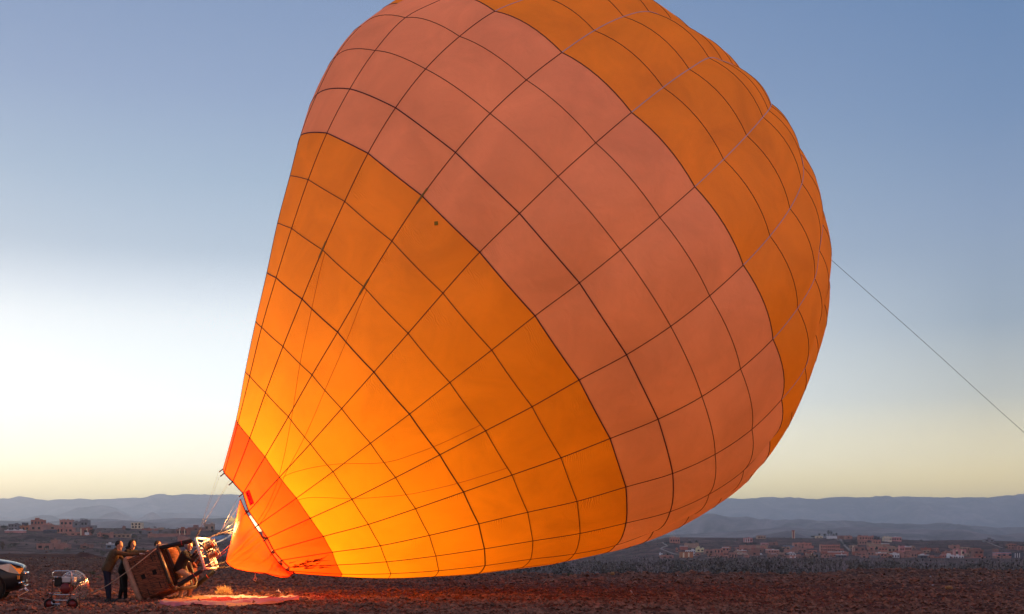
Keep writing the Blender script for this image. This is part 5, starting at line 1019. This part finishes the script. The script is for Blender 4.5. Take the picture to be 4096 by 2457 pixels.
for i in range(330):
    lf = i > 280; u = fq.uniform(0, 850) if lf else fq.uniform(2700, 4080); v = fq.uniform(2116, 2144) if lf else fq.uniform(2192, 2242); w__ = fq.uniform(16, 42); h__ = fq.uniform(8, 15); ck = fq.choice(['cly', 'sal', 'brk', 'tan', 'brn', 'cly'])
    near = min(LM, key=lambda m: (m[0]-u-w__/2)**2+((m[1]-v+h__/2)*1.5)**2); dx, dy = u+w__/2-near[0], v-h__/2-near[1]
    rel = ('right' if dx > 0 else 'left') if abs(dx) > abs(dy)*1.3 else ('below' if dy > 0 else 'above')
    lab_ = 'small %s house %s the %s' % (CN[ck], rel if rel in ('below', 'above') else rel+' of', near[2])
    if (rel, near[2]) in used_l or len(lab_.split()) > 16 or len(used_l) > 95: continue
    used_l.add((rel, near[2])); HOUSES += '\nS0 %.1f %.1f %.1f %.1f %s %d 1 -|%s|house' % (u, u+w__, v-h__, v, ck, fq.randint(0, 3), lab_)
CR_['S0'] = (0, 0, 1)
Yg_ = np.concatenate([np.linspace(150, 420, 60), np.linspace(430, 1380, 500)])
def groundY(u, v, lo=0):
    x = (u-2048)/F*Yg_; z = terr(x, Yg_); vv = HV-(z-EYE)*F/Yg_
    ok = np.where((vv <= v) & (Yg_ > max(lo, 400 if u < 1500 else 860)))[0]
    return float(Yg_[ok[0]]) if len(ok) else (960. if u < 1500 else 1360.)
winmesh = {}
def window(par, x, y, z, w_, h_, m=None):
    k = (round(w_, 1), round(h_, 1), (m or M['win']).name)
    if k not in winmesh:
        b_ = MB(); b_.box((0, 0, 0), (w_, .16, h_)); me = bpy.data.meshes.new('window'); me.from_pydata(b_.v, [], b_.f); me.materials.append(m or M['win']); winmesh[k] = me
    return link('window', winmesh[k], par, (x, y, z))
hq = random.Random(4); prevY = []
for line in HOUSES.split('\n'):
    spec, lab, cat = line.split('|'); cr, x0, x1, yt, yb, ck, nc_, nr_2, ft = spec.split(); x0, x1, yt, yb = map(float, (x0, x1, yt, yb)); nc_, nr_2 = int(nc_), int(nr_2)
    ou, ov, sc_ = CR_[cr]; u0, u1, v0, v1 = ou+x0/sc_, ou+x1/sc_, ov+yt/sc_, ov+yb/sc_
    Yh = groundY((u0+u1)/2, v1); c = at((u0+u1)/2, v1, Yh); w_ = (u1-u0)/F*Yh; h = (v1-v0)/F*Yh; dp = min(max(w_*.7, 5), 11) if cat != 'wall' else 1.2
    yaw = R(hq.uniform(-9, 9)) if w_ < 22 else R(hq.uniform(-3, 3)); w2 = w_/(abs(math.cos(yaw))+.0)-abs(math.sin(yaw))*dp*.9; w2 = max(w2, w_*.75)
    nm = {'house': 'house', 'wall': 'boundary_wall', 'ruin': 'ruined_house', 'hut': 'hut', 'villa': 'villa', 'school': 'school_building', 'building': 'apartment_building', 'shed': 'shed', 'warehouse': 'warehouse', 'hall': 'hall', 'kasbah': 'kasbah', 'roof room': 'roof_room', 'turret': 'turret', 'lorry': 'lorry'}[cat]
    hs = thing(nm, (c.x, c.y+dp/2, c.z), lab, cat, 'clay houses packed among the larger ones' if cr == 'S0' else None); hs.rotation_euler = (0, 0, yaw)
    def sub(b_, name, m): me = bpy.data.meshes.new(name); me.from_pydata(b_.v, [], b_.f); me.materials.append(m); return link(name, me, hs)
    b_ = MB(); b_.box((0, 0, (h-3)/2), (w2, dp, h+3)); sub(b_, 'wall', HM[ck])
    em = M['whiteroof'] if 'w' in ft else HM[ck]
    if 's' in ft:
        b_ = MB(); b_.add([(-w2/2-.3, -dp/2-.3, h*.62), (w2/2+.3, -dp/2-.3, h*.62), (w2/2+.3, dp/2, h+.25), (-w2/2-.3, dp/2, h+.25), (-w2/2-.3, -dp/2-.3, h*.62-.25), (w2/2+.3, -dp/2-.3, h*.62-.25)], [(0, 1, 2, 3), (0, 4, 5, 1)]); sub(b_, 'roof', HM['blu' if 'blue' in lab else 'pnk' if 'pink roof' in lab else 'brn' if 'brown' in lab else 'dgr' if 'dark' in lab else 'crm'])
    else:
        b_ = MB(); tkh = .35
        for (cx_, cy2, sx, sy2) in ((0, -dp/2, w2+.16, .22), (0, dp/2, w2+.16, .22), (-w2/2, 0, .22, dp), (w2/2, 0, .22, dp)): b_.box((cx_, cy2-.04, h+tkh/2-.05), (sx, sy2, tkh+hq.uniform(0, .1)))
        if 'c' in ft:
            for sx in (-1, -.33, .33, 1): b_.box((sx*(w2/2-.2), -dp/2-.03, h+.65), (.5, .3, .8))
        for k in range(hq.randint(0, 3)): b_.box((hq.uniform(-.45, .45)*w2, hq.uniform(-.3, .3)*dp, h+.5), (hq.uniform(.4, 1.8), hq.uniform(.4, 1.2), hq.uniform(.4, 1.3)))
        sub(b_, 'parapet', em)
    if 'r' in ft or (cat == 'house' and w_ > 9 and hq.random() < .25):
        b_ = MB(); b_.box((hq.uniform(-.25, .25)*w2, 0, h+.9), (w2*.3, dp*.4, 1.8)); sub(b_, 'stair_room', HM[ck])
    if 'o' in ft:
        b_ = MB()
        for k in range(7): b_.box((-w2/2+.2+k*(w2-.4)/6, -dp/2+.12, h+.7), (.28, .28, 1.6))
        b_.box((-w2*.2, -dp/2+.12, h+1.6), (w2*.55, .35, .25)); sub(b_, 'open_storey', HM['crm'] if ck == 'sal' else HM[ck])
    if 'p' in ft:
        for sx in ((-.32, .12) if ck != 'brk' else (-.42, .2)): b_ = MB(); b_.box((sx*w2, -dp/2-.05, h*.5), (w2*.13, .1, h*.92)); sub(b_, 'cream_panel', HM['crm'])
    if 'k' in ft:
        for k in range(4 if w_ > 12 else 3): b_ = MB(); b_.box((-w2*.38+k*w2*.25, -dp/2-.12, h*.5), (.45, .3, h)); sub(b_, 'pillar', M['whiteroof'])
    for j in range(nr_2):
        for i in range(nc_):
            wx = -w2/2+w2*(i+.5+hq.uniform(-.1, .1))/nc_; wz = h*(1-(j+.55)/(nr_2+.15)); ww = min(1.5, w2/nc_*.5); wh = min(1.6, h/nr_2*.42)
            o = window(hs, wx, -dp/2-.06, wz, max(.5, round(ww, 1)), max(.5, round(wh, 1)), M['whiteroof'] if 'bright windows' in lab else None)
            if 'a' in ft: b_ = MB(); b_.lathe((wx, -dp/2-.13, wz+wh/2), (0, 1, 0), [(0, 0), (0, ww/2), (.1, ww/2)], 12); sub(b_, 'window_arch', M['win'])
    if 'garage' in lab: b_ = MB(); b_.box((w2*.2, -dp/2-.1, h*.28), (w2*.45, .1, h*.36)); sub(b_, 'garage_door', M['whiteroof'])
# round tower and minaret
p = at(3173, 2154, 1330); hh_ = (2154-2121.5)/F*1330; tw = thing('water_tower', (p.x, p.y, p.z), 'slender round brick tower rising above the ridge of the right village', 'tower')
b_ = MB(); r0 = 5.8/F*1330; b_.lathe((p.x, p.y, p.z-3), (0, 0, 1), [(0, r0*.8), (hh_*.5, r0*.86), (hh_+1.2, r0), (hh_+2.4, r0*1.12), (hh_+3, r0*1.12), (hh_+3, 0)], 20); b_.build('shaft', HM['brk'], tw)
b_ = MB(); b_.box((p.x-r0*.8, p.y-r0*.7, p.z+hh_*.45), (.5, .3, hh_*.9)); b_.box((p.x+r0*.8, p.y-r0*.7, p.z+hh_*.45), (.5, .3, hh_*.9)); b_.build('pale_edge', HM['crm'], tw)
Ym = groundY(3412, 2216); p = at(3412, 2216, Ym); k_ = Ym/F; mn = thing('minaret', (p.x, p.y, p.z), 'small square cream edged minaret below the hilltop row', 'minaret'); hm_ = 27*k_
b_ = MB(); b_.box((p.x, p.y, p.z+hm_/2-1.5), (8*k_, 8*k_, hm_+3)); b_.build('shaft', HM['sal'], mn)
b_ = MB(); b_.box((p.x, p.y, p.z+hm_+2.2*k_), (4*k_, 4*k_, 4.5*k_)); b_.lathe((p.x, p.y, p.z+hm_+4.4*k_), (0, 0, 1), [(0, 1.6*k_), (1.5*k_, 1.3*k_), (3*k_, 0)], 10); b_.build('lantern', HM['crm'], mn)
for sx in (-1, 1): b_ = MB(); b_.box((p.x+sx*3.6*k_, p.y-4.1*k_, p.z+hm_/2), (1.4*k_, .3, hm_)); b_.build('cream_edge', HM['crm'], mn)
for j in range(3): window(mn, 0, -4.15*k_, hm_*(.25+.27*j), 1*k_*1.6, 2.6*k_)
Yd = groundY(3043, 2220); p = at(3043, 2218, Yd-2); b_ = MB(); b_.ball(p, (6*Yd/F, .4, 4.4*Yd/F)); o = b_.build('white_dish', M['whiteroof'], None, True); recenter(o); tag(o, 'round white dish beside the long brick red house', 'dish')

# ---------------------------------------------------------------- trees, hedges, thicket
def leafmat(n, c): 
    m = mat(n, c, .9, nscale=.8, namt=.45); return m
M['darkleaf'] = leafmat('dark_foliage', (.095, .088, .078)); M['midleaf'] = leafmat('dull_foliage', (.17, .15, .12)); M['bare'] = leafmat('bare_twigs', (.3, .26, .26)); M['bark'] = mat('bark', (.1, .07, .05), .9)
def leaves(q, n, c, rad, s, up=0):
    """n small faces filling an ellipsoid in clumps"""
    k = max(5, n//28); cl = q.normal(0, 1, (k, 3)); cl /= np.linalg.norm(cl, axis=1)[:, None]; cl *= (q.random(k)**.35)[:, None]*.82
    i = q.integers(0, k, n); P = cl[i]+q.normal(0, .15, (n, 3)); P = P*np.array(rad)+np.array(c)
    a = q.normal(0, 1, (n, 3)); a /= np.linalg.norm(a, axis=1)[:, None]; b = np.cross(a, q.normal(0, 1, (n, 3))); b /= np.linalg.norm(b, axis=1)[:, None]
    if up: a = a*.25+np.array([0, 0, 1.0])
    sz = s*q.uniform(.5, 1.3, (n, 1)); L = (up or 1)
    return np.stack([P-b*sz, P+b*sz, P+a*sz*L*1.5], 1).reshape(-1, 3)
def tree(u, v, wpx, hpx, m, label, cat='tree', name='tree', seed=1, n=420, trunk=.3, grp=None):
    Yt = groundY(u, v); c = at(u, v, Yt); k = Yt/F; W_, H_ = wpx*k/2, hpx*k; q = np.random.default_rng(seed); tr = thing(name, tuple(c), label, cat, grp)
    V = leaves(q, n, (0, 0, H_*(.5+trunk*.45)), (W_, W_*.9, H_*(.5-trunk*.42)), max(.18, W_*.11)); link('crown', npmesh('crown', V, np.arange(len(V)).reshape(-1, 3), m, False), tr)
    b_ = MB(); b_.tube([(0, 0, -1), (W_*.04, 0, H_*.3), (-W_*.03, 0, H_*.62)], [H_*.035, H_*.028, H_*.012], 6); b_.tube([(W_*.04, 0, H_*.3), (W_*.45, 0, H_*.6)], [H_*.015, H_*.006], 5); b_.tube([(0, 0, H_*.35), (-W_*.45, W_*.1, H_*.62)], [H_*.015, H_*.006], 5)
    me = bpy.data.meshes.new('trunk'); me.from_pydata(b_.v, [], b_.f); me.materials.append(M['bark']); link('trunk', me, tr); return tr
TREES = [('V2', 1555, 325, 110, 58, 0, 'low round dark bush at the left of the hilltop trees'), ('V2', 1718, 285, 62, 85, 0, 'small pointed dark tree on the hilltop'), ('V2', 1855, 325, 82, 115, 0, 'dense dark pointed tree left of the tall hilltop pair'),
  ('V2', 1945, 285, 85, 160, 0, 'tallest dark tree on the hilltop, left of the pair'), ('V2', 2005, 285, 60, 155, 0, 'tall dark tree on the hilltop, right of the pair'), ('V2', 2075, 290, 75, 90, 1, 'looser pale green hilltop tree right of the tall pair'), ('V2', 2140, 290, 60, 95, 0, 'hilltop tree standing nearest the brown hall'), ('V2', 2130, 338, 70, 32, 1, 'small shrub before the white hilltop wall'),
  ('V1', 740, 402, 120, 62, 0, 'dark tree above the bare tan wall, left one'), ('V1', 905, 402, 115, 90, 0, 'dark tree above the bare tan wall, right one'), ('V1', 535, 388, 75, 45, 0, 'small dark tree right of the lone salmon house'), ('V4', 2010, 608, 130, 120, 1, 'rounded dull green tree left of the brown house at the right'), ('V4', 2400, 700, 90, 55, 0, 'dark shrub above the dark columned house'), ('V3', 355, 215, 90, 35, 0, 'dark shrub on the hilltop left of the terrace row'),
  ('W1', 2275, 520, 165, 165, 0, 'dark round tree beside the white garage door'), ('W2', 860, 362, 40, 62, 0, 'slim dark tree below the cream house'), ('W2', 200, 470, 170, 90, 0, 'dark spreading tree above the balding man'), ('W2', 620, 302, 110, 50, 0, 'dark bush right of the brown turret'), ('W2', 740, 440, 130, 70, 1, 'dull green bushes in front of the grey flat house'), ('W2', 2240, 325, 70, 50, 0, 'small dark tree beside the unfinished tower house'), ('W2', 150, 770, 140, 105, 1, 'bluish green bush on the bank behind the men'), ('W1', 60, 860, 130, 230, 2, 'rusty brown bush at the left edge'), ('W1', 300, 800, 220, 100, 0, 'dark bush on the left bank below the pink wall')]
M['rust'] = leafmat('rusty_foliage', (.13, .05, .025))
for i, (cr, x, y, w_, h, k, lab) in enumerate(TREES):
    ou, ov, s_ = CR_[cr]; tree(ou+x/s_, ov+y/s_, w_/s_, h/s_, (M['darkleaf'], M['midleaf'], M['rust'])[k], lab, 'tree' if 'tree' in lab else 'bush', 'tree' if 'tree' in lab else 'bush', i, 520, .22 if 'tree' in lab else .02)
def hedge(cr, x0, x1, yt, yb, label, seed, m='darkleaf'):
    ou, ov, s_ = CR_[cr]; q = np.random.default_rng(seed); L = []
    Yh = groundY(ou+(x0+x1)/2/s_, ov+yb/s_); k = Yh/F; H_ = (yb-yt)/s_*k
    for j in range(max(3, int((x1-x0)/45))):
        xx = x0+(x1-x0)*q.random(); c = at(ou+xx/s_, ov+yb/s_, Yh); L.append(leaves(q, 120, (c.x, c.y+q.uniform(-1, 3), c.z+H_*q.uniform(.3, .6)), (H_*.9, H_*.6, H_*.5), .3))
    V = np.concatenate(L); o = link('hedge', npmesh('hedge', V, np.arange(len(V)).reshape(-1, 3), M[m], False)); recenter(o); tag(o, label, 'hedge')
hedge('V1', 2010, 2370, 365, 430, 'dark clipped hedge under the red villa', 1); hedge('V2', 560, 850, 500, 690, 'dark bushes filling the gully left of the blue grey roof', 2); hedge('V3', 0, 450, 310, 440, 'dark bushes on the slope under the hilltop hall', 3)
hedge('V3', 1120, 1560, 420, 480, 'dark bushes on the slope right of the kasbah', 4); hedge('V1', 90, 250, 350, 420, 'scrub left of the lone salmon house', 5); hedge('V4', 1650, 1840, 440, 490, 'row of dark shrubs below the grey ridge house', 6); hedge('V2', 2250, 2474, 370, 500, 'dark bushes right of the sloping path', 7); hedge('W1', 0, 205, 258, 320, 'dark trees row at the far left skyline', 8); hedge('V4', 2260, 2474, 470, 530, 'hedge above the right edge houses', 9)
def path(cr, pts, wd, label, m):
    ou, ov, s_ = CR_[cr]; V = []
    for x, y in pts:
        u, v = ou+x/s_, ov+y/s_; Yp = groundY(u, v); c = at(u, v, Yp); c.z = terr1(c.x, c.y)+.35; V.append(c)
    b_ = MB(); b_.ribbon(V, wd, [Vector((0, -.5, .85))]*len(V), .2); o = b_.build('path', m); tag(o, label, kind='structure')
M['dust'] = mat('dusty_path', (.36, .26, .21), .95, nscale=.5)
path('V2', [(2200, 320), (2230, 360), (2300, 450), (2380, 560), (2474, 650)], 2.2, 'pale path dropping from the hilltop', M['dust'])
path('V2', [(2050, 335), (2170, 380), (2260, 450), (2340, 530), (2474, 660)], 1.4, 'second thin path beside the pale one', M['dust'])
path('V1', [(60, 380), (130, 430), (180, 470), (60, 510), (20, 545), (150, 600), (330, 665), (500, 690)], 1.6, 'winding track below the lone salmon house', M['dust'])
path('V4', [(1400, 400), (1560, 460), (1700, 520), (1860, 575)], 1.8, 'track crossing the slope below the ridge house', M['dust'])
# thicket of bushes and bare poplars along the hidden river
q = np.random.default_rng(11); parts = {'darkleaf': [], 'midleaf': [], 'bare': []}
for i in range(4600):
    u = q.uniform(1150, 4350); Yt = 1/q.uniform(1/720, 1/92) if q.random() < .55 else q.uniform(100, 620); x = (u-2048)/F*Yt
    Ye = EYE*F/(np.interp(u, UU, VE)-HV)
    if Yt < Ye+22: continue
    if u < 1500 and q.random() < .6: continue
    z = terr1(x, Yt); vt = float(np.interp(u, [1200, 2200, 2900, 3200, 3350, 3500, 3700, 4100], [2262, 2250, 2232, 2232, 2240, 2244, 2250, 2246]))
    vt += 12*float(fbm(np.array([u/120.]), np.array([Yt/200.]), 3, 77)[0]); zt = EYE+(HV-vt)/F*Yt; h = min(zt-z, q.uniform(3.4, 10.5)); 
    if h < .8: continue
    k = q.random(); r_ = h*q.uniform(.5, .85); s = .06+Yt*.00042; n = int(np.clip(32000/Yt, 80, 280))
    fz = fbm(np.array([x/30.]), np.array([Yt/50.]), 2, 5)[0]
    if k < .52+fz*.3: parts['darkleaf'].append(leaves(q, n, (x, Yt, z+h*.5), (r_, r_, h*.5), s))
    elif k < .82: parts['midleaf'].append(leaves(q, n, (x, Yt, z+h*.5), (r_, r_, h*.5), s))
    else:
        V = leaves(q, int(n*.9), (x, Yt, z+h*.55), (r_*.55, r_*.55, h*.5), s*.35, up=5); parts['bare'].append(V)
for (u0, u1, vt, Yt, n) in ((3090, 3205, 2226, 175, 46), (2860, 3060, 2252, 150, 40), (2640, 2700, 2258, 130, 14), (3940, 4096, 2235, 140, 34), (2760, 2850, 2262, 110, 22), (1750, 2150, 2262, 110, 60), (3200, 3260, 2240, 200, 14)):
    for i in range(n):
        u = q.uniform(u0, u1); Y2_ = Yt*q.uniform(.92, 1.15); x = (u-2048)/F*Y2_; z = terr1(x, Y2_); e = 1-abs((u-(u0+u1)/2)/(u1-u0)*2)**2*.5; h = (EYE+(HV-vt)/F*Y2_-z)*q.uniform(.75, 1)*(.6+.4*e)
        if h > .5: parts['bare'].append(leaves(q, 150, (x, Y2_, z+h*.55), (h*.13, h*.13, h*.5), .045, up=9))
for k, nm, lab in (('darkleaf', 'thicket', 'dark green riverside bushes between plain and village'), ('midleaf', 'thicket', 'olive riverside bushes mixed among the dark ones'), ('bare', 'bare_thicket', 'grey leafless poplars and tamarisk along the plain edge')):
    V = np.concatenate(parts[k]); o = link(nm, npmesh(nm, V, np.arange(len(V)).reshape(-1, 3), M[k], False)); tag(o, lab, 'bushes' if k != 'bare' else 'bare trees', kind='stuff')
# scattered scrub on both village slopes
parts = []
for i in range(900):
    u = q.uniform(-100, 4200); lf = u < 1500; Yt = q.uniform(430, 940) if lf else q.uniform(900, 1345); x = (u-2048)/F*Yt; z = terr1(x, Yt); r_ = q.uniform(.5, 2.2)
    parts.append(leaves(q, 22, (x, Yt, z+r_*.4), (r_, r_, r_*.6), .35))
V = np.concatenate(parts); o = link('scrub', npmesh('scrub', V, np.arange(len(V)).reshape(-1, 3), M['midleaf'], False)); tag(o, 'scattered low scrub on the village slopes', 'scrub', kind='stuff')
